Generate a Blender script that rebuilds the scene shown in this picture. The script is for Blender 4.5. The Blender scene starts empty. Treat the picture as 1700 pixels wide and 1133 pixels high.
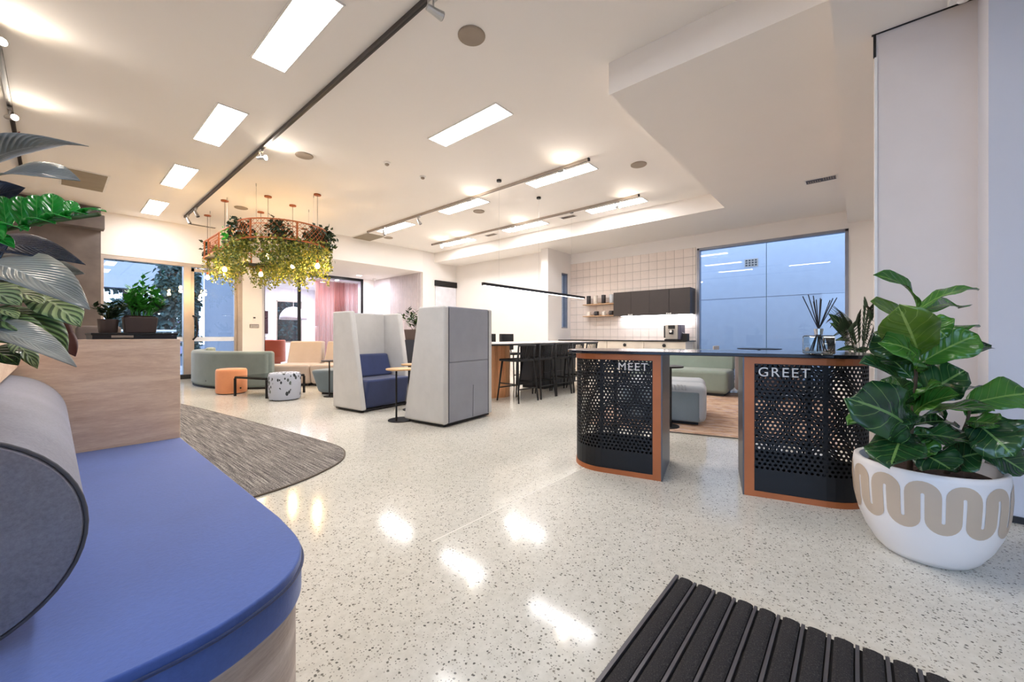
import bpy, bmesh, math, random
from mathutils import Vector, Matrix
PI = math.pi
random.seed(7)
SC = bpy.context.scene
COL = SC.collection

# ------------------------------------------------------------------ camera, world, light
YAW = math.radians(40.88)          # camera heading, measured from the room's X axis
CAMH = 1.0
FPX = 659.6                        # focal length in pixels of a 1700 px wide frame
cd = bpy.data.cameras.new('camera')
cam = bpy.data.objects.new('camera', cd)
COL.objects.link(cam)
cam.location = (0, 0, CAMH)
cam.rotation_euler = (PI / 2, 0, YAW - PI / 2)
cd.sensor_width = 36
cd.lens = 36 * FPX / 1700
cd.shift_y = -9.5 / 1700
cd.clip_start = 0.02
SC.camera = cam

w = bpy.data.worlds.new('dusk_sky')
SC.world = w
w.use_nodes = True
wn = w.node_tree.nodes
bgn = wn['Background']
bgn.inputs['Color'].default_value = (0.50, 0.68, 1.0, 1)
bgn.inputs['Strength'].default_value = 1.5
try:
    SC.view_settings.view_transform = 'Standard'
    SC.view_settings.look = 'None'
except Exception:
    pass
SC.view_settings.gamma = 1
SC.view_settings.use_curve_mapping = False
SC.view_settings.exposure = 1.84
SC.cycles.diffuse_bounces = 6
SC.cycles.max_bounces = 8
SC.cycles.glossy_bounces = 3
SC.cycles.adaptive_threshold = 0.02
SC.cycles.transparent_max_bounces = 16
PANEL_L = 9.6      # radiance of the recessed ceiling panels
SPOT_W = 3.2       # watts of each track spot
BULB_W = 5.0        # watts of each filament bulb

# ------------------------------------------------------------------ helpers
CA, SA = math.cos(YAW), math.sin(YAW)
def ray(u, v):
    r = (u - 850) / FPX
    return Vector((CA + r * SA, SA - r * CA, (557 - v) / FPX))
def at(u, v, d):                    # point of the place seen at a pixel, d metres in front of the lens
    return Vector((0, 0, CAMH)) + ray(u, v) * d
def S(r, g, b):                     # sRGB 0-255 -> linear
    f = lambda c: (c / 255) / 12.92 if c / 255 <= 0.04045 else ((c / 255 + 0.055) / 1.055) ** 2.4
    return (f(r), f(g), f(b), 1)

class N:
    """small node-graph wrapper"""
    def __init__(s, name):
        s.m = bpy.data.materials.new(name)
        s.m.use_nodes = True
        s.t = s.m.node_tree
        s.b = s.t.nodes['Principled BSDF']
        s.out = s.t.nodes['Material Output']
    def n(s, typ, **kw):
        nd = s.t.nodes.new(typ)
        for k, v in kw.items():
            if k.startswith('i_'):
                nd.inputs[k[2:]].default_value = v
            else:
                setattr(nd, k, v)
        return nd
    def l(s, a, b):
        s.t.links.new(a, b)
    def coord(s, kind='Object', scale=(1, 1, 1), rot=(0, 0, 0)):
        tc = s.n('ShaderNodeTexCoord')
        mp = s.n('ShaderNodeMapping')
        mp.inputs['Scale'].default_value = scale
        mp.inputs['Rotation'].default_value = rot
        s.l(tc.outputs[kind], mp.inputs['Vector'])
        return mp.outputs['Vector']
    def geo(s, scale=(1, 1, 1), rot=(0, 0, 0)):
        g = s.n('ShaderNodeNewGeometry')
        mp = s.n('ShaderNodeMapping')
        mp.inputs['Scale'].default_value = scale
        mp.inputs['Rotation'].default_value = rot
        s.l(g.outputs['Position'], mp.inputs['Vector'])
        return mp.outputs['Vector']
    def noise(s, vec, scale=5, detail=3, rough=0.5, dist=0):
        nd = s.n('ShaderNodeTexNoise')
        nd.inputs['Scale'].default_value = scale
        nd.inputs['Detail'].default_value = detail
        nd.inputs['Roughness'].default_value = rough
        nd.inputs['Distortion'].default_value = dist
        s.l(vec, nd.inputs['Vector'])
        return nd.outputs['Fac']
    def ramp(s, fac, stops, interp='LINEAR'):
        r = s.n('ShaderNodeValToRGB')
        cr = r.color_ramp
        cr.interpolation = interp
        while len(cr.elements) < len(stops):
            cr.elements.new(0.5)
        for e, (p, c) in zip(cr.elements, stops):
            e.position = p
            e.color = c if len(c) == 4 else (*c, 1)
        s.l(fac, r.inputs['Fac'])
        return r.outputs['Color']
    def mix(s, fac, a, b, mode='MIX'):
        m = s.n('ShaderNodeMix', data_type='RGBA', blend_type=mode)
        if isinstance(fac, (int, float)):
            m.inputs[0].default_value = fac
        else:
            s.l(fac, m.inputs[0])
        for i, c in ((6, a), (7, b)):
            if isinstance(c, tuple):
                m.inputs[i].default_value = c
            else:
                s.l(c, m.inputs[i])
        return m.outputs[2]
    def math(s, op, a, b=0.0):
        m = s.n('ShaderNodeMath', operation=op)
        for i, c in ((0, a), (1, b)):
            if isinstance(c, (int, float)):
                m.inputs[i].default_value = c
            else:
                s.l(c, m.inputs[i])
        return m.outputs[0]
    def bump(s, h, strength=0.2, dist=0.01):
        b = s.n('ShaderNodeBump')
        b.inputs['Strength'].default_value = strength
        b.inputs['Distance'].default_value = dist
        s.l(h, b.inputs['Height'])
        s.l(b.outputs['Normal'], s.b.inputs['Normal'])
    def base(s, c):
        if isinstance(c, tuple):
            s.b.inputs['Base Color'].default_value = c
        else:
            s.l(c, s.b.inputs['Base Color'])
    def set(s, **kw):
        for k, v in kw.items():
            s.b.inputs[k.replace('_', ' ')].default_value = v
        return s

def plain(name, c, rough=0.5, metal=0.0, var=0.06, vs=6, bump=0.0, bs=200, bd=0.002, **kw):
    g = N(name)
    v = g.coord('Object')
    n = g.noise(v, vs, 3)
    lo = tuple(x * (1 - var) for x in c[:3]) + (1,)
    hi = tuple(min(1, x * (1 + var)) for x in c[:3]) + (1,)
    g.base(g.ramp(n, [(0.3, lo), (0.7, hi)]))
    g.set(Roughness=rough, Metallic=metal, **kw)
    if bump:
        g.bump(g.noise(v, bs, 2), bump, bd)
    return g.m
def fabric(name, c, var=0.12, sheen=0.3, weave=260):
    g = N(name)
    v = g.coord('Object')
    n = g.noise(v, 3.5, 4, 0.6)
    f = g.noise(v, weave, 2, 0.7)
    m = g.math('ADD', g.math('MULTIPLY', n, 0.55), g.math('MULTIPLY', f, 0.45))
    lo = tuple(x * (1 - var * 2) for x in c[:3]) + (1,)
    hi = tuple(min(1, x * (1 + var * 2)) for x in c[:3]) + (1,)
    g.base(g.ramp(m, [(0.32, lo), (0.68, hi)]))
    g.set(Roughness=0.92)
    try:
        g.set(Sheen_Weight=sheen)
    except Exception:
        pass
    g.bump(f, 0.25, 0.002)
    return g.m
def emit(name, c, strength):
    g = N(name)
    g.base((0.8, 0.8, 0.8, 1))
    g.b.inputs['Emission Color'].default_value = c
    g.b.inputs['Emission Strength'].default_value = strength
    return g.m
def glass(name, tint=(0.95, 0.98, 1, 1), refl=1.0, rough=0.0):
    g = N(name)
    t = g.n('ShaderNodeBsdfTransparent')
    t.inputs['Color'].default_value = tint
    gl = g.n('ShaderNodeBsdfGlossy')
    gl.inputs['Roughness'].default_value = rough
    fr = g.n('ShaderNodeFresnel')
    fr.inputs['IOR'].default_value = 1.5
    f = g.math('MULTIPLY', fr.outputs[0], refl)
    mx = g.n('ShaderNodeMixShader')
    g.l(f, mx.inputs[0]); g.l(t.outputs[0], mx.inputs[1]); g.l(gl.outputs[0], mx.inputs[2])
    g.l(mx.outputs[0], g.out.inputs['Surface'])
    return g.m
def wood(name, light, dark, scale=(1, 1, 12), rough=0.5, kscale=2.2):
    g = N(name)
    v = g.coord('Object', scale)
    n = g.noise(v, kscale, 6, 0.65, 0.6)
    f = g.noise(v, kscale * 9, 4, 0.7)
    m = g.math('ADD', g.math('MULTIPLY', n, 0.65), g.math('MULTIPLY', f, 0.35))
    mid = tuple((a + b) / 2 for a, b in zip(light, dark))
    g.base(g.ramp(m, [(0.33, dark), (0.48, mid), (0.6, light)]))
    g.set(Roughness=rough)
    g.bump(f, 0.08, 0.002)
    return g.m

M = {}
M['wall'] = plain('wall_paint', S(240, 235, 231), 0.85, var=0.015, vs=1.5)
M['ceil'] = plain('ceiling_paint', S(244, 239, 234), 0.9, var=0.01, vs=1)
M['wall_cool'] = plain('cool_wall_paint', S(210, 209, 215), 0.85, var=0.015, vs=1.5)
M['cement'] = plain('grey_render', S(98, 90, 88), 0.75, var=0.22, vs=3.5, bump=0.1, bs=30)
M['black'] = plain('black_metal', S(26, 25, 27), 0.42, 0.3, var=0.1)
M['matte_black'] = plain('matte_black', S(30, 29, 30), 0.6)
M['alu'] = plain('anodised_aluminium', S(176, 164, 155), 0.4, 0.55)
M['alu_blue'] = plain('window_aluminium', S(140, 142, 152), 0.4, 0.5)
M['steel'] = plain('brushed_steel', S(185, 185, 185), 0.3, 0.9)
M['white'] = plain('white_plastic', S(235, 232, 228), 0.45)
M['grille'] = plain('beige_grille', S(160, 146, 132), 0.8)
M['hatch'] = plain('access_hatch', S(150, 138, 120), 0.8)
M['copper'] = plain('copper_paint', S(176, 100, 54), 0.4, 0.3, var=0.08)
M['copper_shine'] = plain('polished_copper', S(240, 182, 136), 0.28, 0.7, var=0.05)
M['pcoat'] = plain('planter_copper', S(176, 96, 46), 0.5, 0.2)
M['tile'] = plain('glazed_tile', S(232, 218, 208), 0.22, var=0.03, vs=9)
M['grout'] = plain('grout', S(120, 110, 104), 0.9)
M['glass'] = glass('clear_glass')
M['glass_win'] = glass('window_glass', (0.93, 0.97, 1, 1), 0.6)
M['troffer'] = emit('light_diffuser', (1, 0.985, 0.985, 1), PANEL_L)
M['spot_lens'] = emit('spot_lens', (1, 0.85, 0.65, 1), 60)
M['bulb'] = emit('bulb_glow', (1, 0.62, 0.25, 1), 45)
M['led'] = emit('led_strip', (0.93, 0.93, 1, 1), 8)
M['downlight'] = emit('downlight', (1, 0.97, 0.95, 1), 8)

def mk_floor():
    g = N('polished_terrazzo')
    v = g.geo()
    big = g.noise(v, 0.55, 3)
    fine = g.noise(v, 26, 4, 0.7)
    m = g.math('ADD', g.math('MULTIPLY', big, 0.6), g.math('MULTIPLY', fine, 0.4))
    col = g.ramp(m, [(0.36, S(194, 190, 178)), (0.52, S(212, 208, 197)), (0.66, S(225, 222, 212))])
    def chips(scale, thr, keep):
        vo = g.n('ShaderNodeTexVoronoi')
        vo.inputs['Scale'].default_value = scale
        g.l(v, vo.inputs['Vector'])
        sep = g.n('ShaderNodeSeparateColor')
        g.l(vo.outputs['Color'], sep.inputs[0])
        wob = g.math('MULTIPLY', g.noise(v, scale * 2.2, 2), 0.45)
        inside = g.math('LESS_THAN', g.math('ADD', vo.outputs['Distance'], wob), thr)
        sel = g.math('LESS_THAN', sep.outputs[0], keep)
        return g.math('MULTIPLY', inside, sel), sep.outputs[1]
    a, ra = chips(66, 0.5, 0.42)
    b, rb = chips(120, 0.5, 0.5)
    c1 = g.ramp(ra, [(0.0, S(58, 56, 52)), (0.5, S(92, 88, 80)), (1, S(140, 132, 118))])
    c2 = g.ramp(rb, [(0.0, S(70, 68, 62)), (1, S(150, 144, 132))])
    col = g.mix(g.math('MULTIPLY', b, 0.7), col, c2)
    col = g.mix(g.math('MULTIPLY', a, 0.85), col, c1)
    g.base(col)
    g.b.inputs['Specular IOR Level'].default_value = 0.18
    rr = g.ramp(big, [(0.3, (0.07, 0.07, 0.07)), (0.7, (0.14, 0.14, 0.14))])
    g.l(rr, g.b.inputs['Roughness'])
    return g.m
M['floor'] = mk_floor()
M['oak'] = wood('pale_oak', S(248, 220, 192), S(216, 178, 148), (1.2, 1.2, 9), 0.5)
M['oak_base'] = wood('grey_oak', S(216, 202, 192), S(168, 150, 140), (1, 1, 7), 0.5)
M['shelfwood'] = wood('shelf_ply', S(206, 170, 134), S(168, 128, 92), (3, 3, 3), 0.5)
M['tabletop_wood'] = wood('blond_wood', S(222, 184, 134), S(190, 146, 96), (6, 2, 2), 0.4)
M['navy_seat'] = fabric('blue_velvet', S(70, 98, 172), 0.06, 0.4, 90)
M['bolster'] = fabric('grey_wool', S(142, 142, 154), 0.14, 0.3, 160)
M['booth'] = fabric('pale_grey_cloth', S(206, 204, 201), 0.05, 0.2)
M['booth_back'] = fabric('mid_grey_cloth', S(152, 154, 163), 0.05, 0.2)
M['booth_seam'] = plain('seam_thread', S(92, 92, 98), 0.9)
M['navy'] = fabric('navy_cloth', S(46, 60, 104), 0.14, 0.4)
M['sage'] = fabric('sage_green_cloth', S(112, 126, 124), 0.08, 0.3)
M['sage_light'] = fabric('light_sage_cloth', S(138, 150, 138), 0.06, 0.3)
M['beige'] = fabric('beige_cloth', S(194, 180, 170), 0.05, 0.3)
M['bluegrey'] = fabric('blue_grey_cloth', S(120, 134, 142), 0.06, 0.3)
M['paleblue'] = fabric('pale_grey_blue_cloth', S(168, 174, 180), 0.05, 0.3)
M['orange'] = fabric('orange_cloth', S(226, 150, 104), 0.06, 0.3)
M['terracotta'] = fabric('terracotta_cloth', S(186, 86, 60), 0.08, 0.3)
M['brownc'] = fabric('brown_cloth', S(104, 86, 80), 0.08, 0.3)
M['greychair'] = fabric('charcoal_cloth', S(92, 84, 84), 0.06, 0.2)
M['cream'] = plain('cream_laminate', S(226, 212, 194), 0.45)
M['charcoal'] = plain('charcoal_laminate', S(58, 50, 48), 0.45)
M['navy_lam'] = plain('black_laminate', S(34, 36, 44), 0.4)
M['stone'] = plain('white_benchtop', S(236, 230, 226), 0.2)
M['deskblack'] = plain('black_desktop', S(26, 26, 34), 0.12)
M['perf'] = plain('black_perforated_steel', S(28, 28, 30), 0.5, 0.4)
M['sidegrey'] = plain('grey_steel_side', S(86, 88, 92), 0.35, 0.5)
M['letters'] = plain('pale_lettering', S(214, 206, 198), 0.4, 0.2)
M['pot_white'] = plain('white_ceramic', S(236, 230, 226), 0.38, var=0.02)
M['pot_band'] = plain('beige_glaze', S(196, 176, 154), 0.4, var=0.04)
M['soil'] = plain('bark_soil', S(62, 40, 30), 0.95, var=0.5, vs=60, bump=0.8, bs=60, bd=0.02)
M['darkpot'] = plain('brown_pot', S(84, 68, 62), 0.6)
M['stem'] = plain('green_stem', S(72, 92, 44), 0.6)
M['trunk'] = plain('brown_stem', S(84, 66, 50), 0.8, var=0.2, vs=40)
M['wallgrey_out'] = plain('grey_painted_block', S(158, 160, 166), 0.85, var=0.03)
M['asphalt'] = plain('asphalt', S(70, 74, 84), 0.9, var=0.15, vs=20)
M['bark'] = plain('tree_bark', S(70, 58, 50), 0.9, var=0.25, vs=20)
M['screen'] = plain('dark_screen', S(56, 34, 44), 0.2)
M['reed'] = plain('black_reed', S(24, 24, 30), 0.7)
M['frost'] = plain('frosted_film', S(214, 224, 240), 0.6)

def mk_rug():
    g = N('striped_rug_pile')
    v = g.geo((78, 1.5, 1))
    n = g.noise(v, 1.6, 5, 0.75)
    v2 = g.geo((160, 60, 1))
    f = g.noise(v2, 1.0, 2)
    m = g.math('ADD', g.math('MULTIPLY', n, 0.75), g.math('MULTIPLY', f, 0.25))
    g.base(g.ramp(m, [(0.38, S(40, 36, 37)), (0.46, S(92, 86, 84)), (0.53, S(132, 126, 120)), (0.62, S(186, 180, 170))]))
    g.set(Roughness=0.95)
    g.bump(f, 0.6, 0.004)
    return g.m
M['rug'] = mk_rug()
M['rug_edge'] = plain('rug_binding', S(104, 94, 84), 0.9)
def mk_rug2():
    g = N('abstract_rug_pile')
    v = g.coord('Object', (14, 3, 1))
    n = g.noise(v, 1.3, 5, 0.7, 0.8)
    g.base(g.ramp(n, [(0.34, S(110, 84, 76)), (0.45, S(178, 140, 116)), (0.55, S(206, 178, 150)), (0.66, S(150, 138, 168))]))
    g.set(Roughness=0.95)
    return g.m
M['rug2'] = mk_rug2()
def mk_mat():
    g = N('black_mat_carpet')
    v = g.coord('Object')
    n = g.noise(v, 210, 3, 0.85)
    g.base(g.ramp(n, [(0.4, S(28, 26, 27)), (0.58, S(50, 46, 46)), (0.72, S(96, 88, 84))]))
    g.set(Roughness=0.95)
    g.bump(n, 0.8, 0.004)
    return g.m
M['mat'] = mk_mat()
M['mat_rail'] = plain('mat_rail', S(98, 96, 100), 0.4, 0.5)
def mk_leafprint():
    g = N('leaf_print_cloth')
    v = g.coord('Object')
    vo = g.n('ShaderNodeTexVoronoi'); vo.inputs['Scale'].default_value = 24
    mp = g.coord('Object', (1, 1, 0.62), (0.5, 0.3, 0.4))
    g.l(mp, vo.inputs['Vector'])
    sp = g.n('ShaderNodeSeparateColor'); g.l(vo.outputs['Color'], sp.inputs[0])
    lim = g.math('ADD', g.math('MULTIPLY', sp.outputs[0], 0.26), 0.26)
    k = g.math('LESS_THAN', vo.outputs['Distance'], lim)
    vo2 = g.n('ShaderNodeTexVoronoi'); vo2.inputs['Scale'].default_value = 7
    g.l(mp, vo2.inputs['Vector'])
    sp2 = g.n('ShaderNodeSeparateColor'); g.l(vo2.outputs['Color'], sp2.inputs[0])
    zone = g.math('LESS_THAN', sp2.outputs[1], 0.92)
    dk = g.ramp(sp.outputs[2], [(0.0, S(44, 46, 54)), (0.6, S(66, 72, 76)), (1, S(110, 122, 116))])
    g.base(g.mix(g.math('MULTIPLY', k, zone), S(186, 192, 206), dk))
    g.set(Roughness=0.9)
    return g.m
M['print'] = mk_leafprint()
def leafmat(name, dark, light, vein, rough=0.3, lat=9.0, vw=0.05, stripe=0.0, stripec=None, trans=0.0, latw=0.06, latmix=0.5):
    """UV: x across the blade (0..1, rib at 0.5), y from stalk to tip"""
    g = N(name)
    tc = g.n('ShaderNodeTexCoord')
    sx = g.n('ShaderNodeSeparateXYZ'); g.l(tc.outputs['UV'], sx.inputs[0])
    ax = g.math('ABSOLUTE', g.math('SUBTRACT', sx.outputs[0], 0.5))
    rib = g.math('LESS_THAN', ax, vw * 0.5)
    ph = g.math('FRACT', g.math('MULTIPLY', g.math('SUBTRACT', sx.outputs[1], g.math('MULTIPLY', ax, 0.55)), lat))
    lv = g.math('LESS_THAN', ph, latw)
    n = g.noise(g.coord('Object'), 9, 3)
    c = g.ramp(n, [(0.3, dark), (0.7, light)])
    if stripec:
        st = g.math('LESS_THAN', ph, stripe)
        c = g.mix(g.math('MULTIPLY', st, 0.85), c, stripec)
    else:
        c = g.mix(g.math('MULTIPLY', lv, latmix), c, vein)
    c = g.mix(g.math('MULTIPLY', rib, 0.8), c, vein)
    g.base(c)
    g.set(Roughness=rough)
    wv = g.math('SINE', g.math('MULTIPLY', ph, 6.283))
    g.bump(wv, 0.25, 0.004)
    if trans:
        try:
            g.set(Transmission_Weight=0.0, Subsurface_Weight=0.0)
        except Exception:
            pass
    return g.m
M['fig'] = leafmat('fig_leaf', S(24, 56, 36), S(46, 90, 44), S(130, 168, 94), 0.24, 7)
M['fig_young'] = leafmat('fig_leaf_young', S(70, 104, 30), S(104, 136, 40), S(170, 190, 100), 0.3, 7)
M['fig_mid'] = leafmat('fig_leaf_mid', S(44, 94, 32), S(74, 130, 44), S(140, 176, 84), 0.25, 7)
M['rubber'] = leafmat('rubber_leaf_sheen', S(112, 116, 112), S(160, 163, 156), S(190, 192, 186), 0.3, 22, 0.035, latw=0.12, latmix=0.25)  # pale grey is the silvery sheen of dark leaves, put into the colour
M['rubber_dark'] = leafmat('rubber_leaf_dark', S(24, 32, 48), S(42, 52, 72), S(70, 78, 90), 0.25, 22, 0.03, latw=0.1, latmix=0.15)
M['zz'] = leafmat('zz_leaf', S(28, 128, 44), S(56, 176, 62), S(110, 190, 90), 0.16, 5, 0.03, latmix=0.15)
M['calathea'] = leafmat('calathea_leaf', S(150, 172, 112), S(186, 200, 140), S(200, 212, 160), 0.45, 8, 0.06, 0.42, S(44, 70, 40))
M['calathea_dark'] = leafmat('calathea_leaf_dark', S(96, 128, 76), S(130, 160, 96), S(150, 180, 110), 0.45, 9, 0.06, 0.55, S(26, 48, 28))
M['calathea_under'] = plain('calathea_underside', S(84, 40, 34), 0.5)
M['leaf_dark'] = plain('foliage_dark', S(34, 58, 34), 0.45, var=0.4, vs=14)
M['leaf_mid'] = plain('foliage_mid', S(62, 92, 38), 0.5, var=0.45, vs=14)
M['leaf_vine'] = plain('foliage_vine', S(128, 126, 48), 0.55, var=0.5, vs=12)
M['leaf_tree'] = plain('tree_foliage', S(58, 78, 72), 0.8, var=0.4, vs=3)
def mk_sheer():
    g = N('pink_sheer')
    t = g.n('ShaderNodeBsdfTransparent')
    d = g.n('ShaderNodeBsdfTranslucent'); d.inputs['Color'].default_value = S(206, 140, 132)
    d2 = g.n('ShaderNodeBsdfDiffuse'); d2.inputs['Color'].default_value = S(206, 140, 132)
    m0 = g.n('ShaderNodeMixShader'); m0.inputs[0].default_value = 0.5
    g.l(d.outputs[0], m0.inputs[1]); g.l(d2.outputs[0], m0.inputs[2])
    mx = g.n('ShaderNodeMixShader'); mx.inputs[0].default_value = 0.5
    g.l(t.outputs[0], mx.inputs[1]); g.l(m0.outputs[0], mx.inputs[2])
    g.l(mx.outputs[0], g.out.inputs['Surface'])
    return g.m
M['sheer'] = mk_sheer()

class MB:
    """mesh builder: collects shapes, links them as one mesh object"""
    def __init__(s):
        s.v = []; s.f = []; s.uv = {}
    def add(s, vs, fs):
        o = len(s.v)
        s.v += [tuple(p) for p in vs]
        s.f += [tuple(i + o for i in f) for f in fs]
        return s
    def box(s, x0, x1, y0, y1, z0, z1):
        vs = [(x, y, z) for z in (z0, z1) for y in (y0, y1) for x in (x0, x1)]
        return s.add(vs, [(0, 2, 3, 1), (4, 5, 7, 6), (0, 1, 5, 4), (2, 6, 7, 3), (0, 4, 6, 2), (1, 3, 7, 5)])
    def hexa(s, b, t):                 # bottom quad, top quad (ccw from above)
        return s.add(list(b) + list(t), [(3, 2, 1, 0), (4, 5, 6, 7), (0, 1, 5, 4), (1, 2, 6, 5), (2, 3, 7, 6), (3, 0, 4, 7)])
    def prism(s, pts, z0, z1):
        n = len(pts)
        vs = [(x, y, z0) for x, y in pts] + [(x, y, z1) for x, y in pts]
        fs = [tuple(range(n - 1, -1, -1)), tuple(range(n, 2 * n))]
        fs += [(i, (i + 1) % n, n + (i + 1) % n, n + i) for i in range(n)]
        return s.add(vs, fs)
    def lathe(s, prof, seg=24, c=(0, 0, 0), cap=True, axis='Z'):
        vs = []; fs = []
        m = len(prof)
        for k in range(seg):
            a = 2 * PI * k / seg
            for r, z in prof:
                if axis == 'Z': vs.append((c[0] + r * math.cos(a), c[1] + r * math.sin(a), c[2] + z))
                elif axis == 'Y': vs.append((c[0] + r * math.cos(a), c[1] + z, c[2] + r * math.sin(a)))
                else: vs.append((c[0] + z, c[1] + r * math.cos(a), c[2] + r * math.sin(a)))
        for k in range(seg):
            k2 = (k + 1) % seg
            for i in range(m - 1):
                fs.append((k * m + i, k2 * m + i, k2 * m + i + 1, k * m + i + 1))
        if cap:
            if prof[0][0] > 1e-6: fs.append(tuple(k * m for k in range(seg - 1, -1, -1)))
            if prof[-1][0] > 1e-6: fs.append(tuple(k * m + m - 1 for k in range(seg)))
        return s.add(vs, fs)
    def tube(s, pts, r, seg=8, closed=False, cap=True):
        pts = [Vector(p) for p in pts]
        n = len(pts)
        rs = r if isinstance(r, (list, tuple)) else [r] * n
        vs = []; fs = []
        up = None
        for i, p in enumerate(pts):
            if closed: d = pts[(i + 1) % n] - pts[i - 1]
            else: d = pts[min(i + 1, n - 1)] - pts[max(i - 1, 0)]
            d = d.normalized() if d.length > 1e-9 else Vector((0, 0, 1))
            if up is None:
                up = Vector((0, 0, 1)) if abs(d.z) < 0.9 else Vector((1, 0, 0))
            a = d.cross(up)
            if a.length < 1e-6: a = d.cross(Vector((0, 1, 0.3)))
            a.normalize(); b = d.cross(a).normalized(); up = a.cross(d)
            for k in range(seg):
                t = 2 * PI * (k + 0.5) / seg
                vs.append(p + (a * math.cos(t) + b * math.sin(t)) * rs[i])
        lim = n if closed else n - 1
        for i in range(lim):
            j = (i + 1) % n
            for k in range(seg):
                k2 = (k + 1) % seg
                fs.append((i * seg + k, j * seg + k, j * seg + k2, i * seg + k2))
        if cap and not closed:
            fs.append(tuple(range(seg))); fs.append(tuple((n - 1) * seg + k for k in range(seg - 1, -1, -1)))
        return s.add(vs, fs)
    def wallpath(s, pts, th, z0, z1, closed=False):
        """upright slab of thickness th following a plan polyline (th to its left)"""
        n = len(pts); L = []; R = []
        for i in range(n):
            a = Vector(pts[i - 1] if (closed or i > 0) else pts[i]); b = Vector(pts[(i + 1) % n] if (closed or i < n - 1) else pts[i])
            d = (b - a).normalized(); nr = Vector((-d.y, d.x))
            R.append(Vector(pts[i])); L.append(Vector(pts[i]) + nr * th)
        o = len(s.v)
        for i in range(n):
            for p, z in ((R[i], z0), (L[i], z0), (L[i], z1), (R[i], z1)): s.v.append((p.x, p.y, z))
        for i in range(n if closed else n - 1):
            j = (i + 1) % n
            for k in range(4):
                k2 = (k + 1) % 4
                s.f.append((o + i * 4 + k, o + i * 4 + k2, o + j * 4 + k2, o + j * 4 + k))
        if not closed:
            s.f.append((o, o + 3, o + 2, o + 1)); e = o + (n - 1) * 4; s.f.append((e, e + 1, e + 2, e + 3))
        return s
    def build(s, name, mat, parent=None, smooth=False, bevel=0.0, seg=2, sub=0, solid=0.0, loc=None, rot=None, fix=True):
        me = bpy.data.meshes.new(name)
        me.from_pydata(s.v, [], s.f)
        if fix:
            bm = bmesh.new(); bm.from_mesh(me)
            bmesh.ops.recalc_face_normals(bm, faces=bm.faces)
            bm.to_mesh(me); bm.free()
        if smooth:
            me.polygons.foreach_set('use_smooth', [True] * len(me.polygons))
        o = bpy.data.objects.new(name, me)
        COL.objects.link(o)
        if mat is not None: me.materials.append(mat)
        if parent is not None: o.parent = parent
        if loc: o.location = loc
        if rot: o.rotation_euler = rot
        if solid:
            m = o.modifiers.new('solidify', 'SOLIDIFY'); m.thickness = solid; m.offset = 0
        if bevel:
            m = o.modifiers.new('bevel', 'BEVEL'); m.width = bevel; m.segments = seg; m.limit_method = 'ANGLE'; m.angle_limit = math.radians(40)
            m.use_clamp_overlap = True
        if sub:
            m = o.modifiers.new('sub', 'SUBSURF'); m.levels = sub; m.render_levels = sub
        return o
def smooth_angle(o, deg=40):
    me = o.data
    me.polygons.foreach_set('use_smooth', [True] * len(me.polygons))
    try:
        me.set_sharp_from_angle(angle=math.radians(deg))
    except Exception:
        pass
    return o
def tag(o, label=None, cat=None, group=None, kind=None):
    if label: o['label'] = label
    if cat: o['category'] = cat
    if group: o['group'] = group
    if kind: o['kind'] = kind
    return o
def thing(name, label, cat, loc=(0, 0, 0), rz=0.0, group=None):
    o = bpy.data.objects.new(name, None)
    COL.objects.link(o)
    o.location = loc; o.rotation_euler = (0, 0, rz); o.empty_display_size = 0.1
    return tag(o, label, cat, group)
def copy_tree(o, parent=None):
    c = o.copy(); COL.objects.link(c)
    if parent is not None: c.parent = parent
    for ch in [x for x in bpy.data.objects if x.parent == o]:
        copy_tree(ch, c)
    return c
def place(root, first, loc, rz=0.0, label=None):
    o = root if first else copy_tree(root)
    o.location = loc; o.rotation_euler = (0, 0, rz)
    if label: o['label'] = label
    return o
def struct(o, label=None):
    o['kind'] = 'structure'
    if label: o['label'] = label
    return o
def arc(cx, cy, r, a0, a1, n=12):
    return [(cx + r * math.cos(math.radians(a0 + (a1 - a0) * i / n)), cy + r * math.sin(math.radians(a0 + (a1 - a0) * i / n))) for i in range(n + 1)]
def spline(pts, n=8, closed=False):
    out = []; P = [Vector(p) for p in pts]; m = len(P)
    rng = range(m) if closed else range(m - 1)
    for i in rng:
        p0 = P[i - 1] if (closed or i > 0) else P[0]
        p1 = P[i]; p2 = P[(i + 1) % m]
        p3 = P[(i + 2) % m] if (closed or i + 2 < m) else P[-1]
        for k in range(n):
            t = k / n
            out.append(0.5 * ((2 * p1) + (p2 - p0) * t + (2 * p0 - 5 * p1 + 4 * p2 - p3) * t * t + (3 * p1 - p0 - 3 * p2 + p3) * t ** 3))
    if not closed: out.append(P[-1])
    return [tuple(p) for p in out]
SHAPES = {
    'fig': [(0, .06), (.08, .42), (.2, .62), (.35, .74), (.5, .86), (.65, 1.0), (.8, .98), (.92, .66), (.98, .26), (1, .03)],
    'oval': [(0, .05), (.08, .36), (.2, .68), (.35, .92), (.5, 1), (.65, .94), (.8, .72), (.9, .44), (.97, .16), (1, .02)],
    'lance': [(0, .05), (.1, .3), (.25, .68), (.4, .95), (.5, 1), (.65, .86), (.8, .58), (.92, .26), (1, .01)],
}
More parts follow.
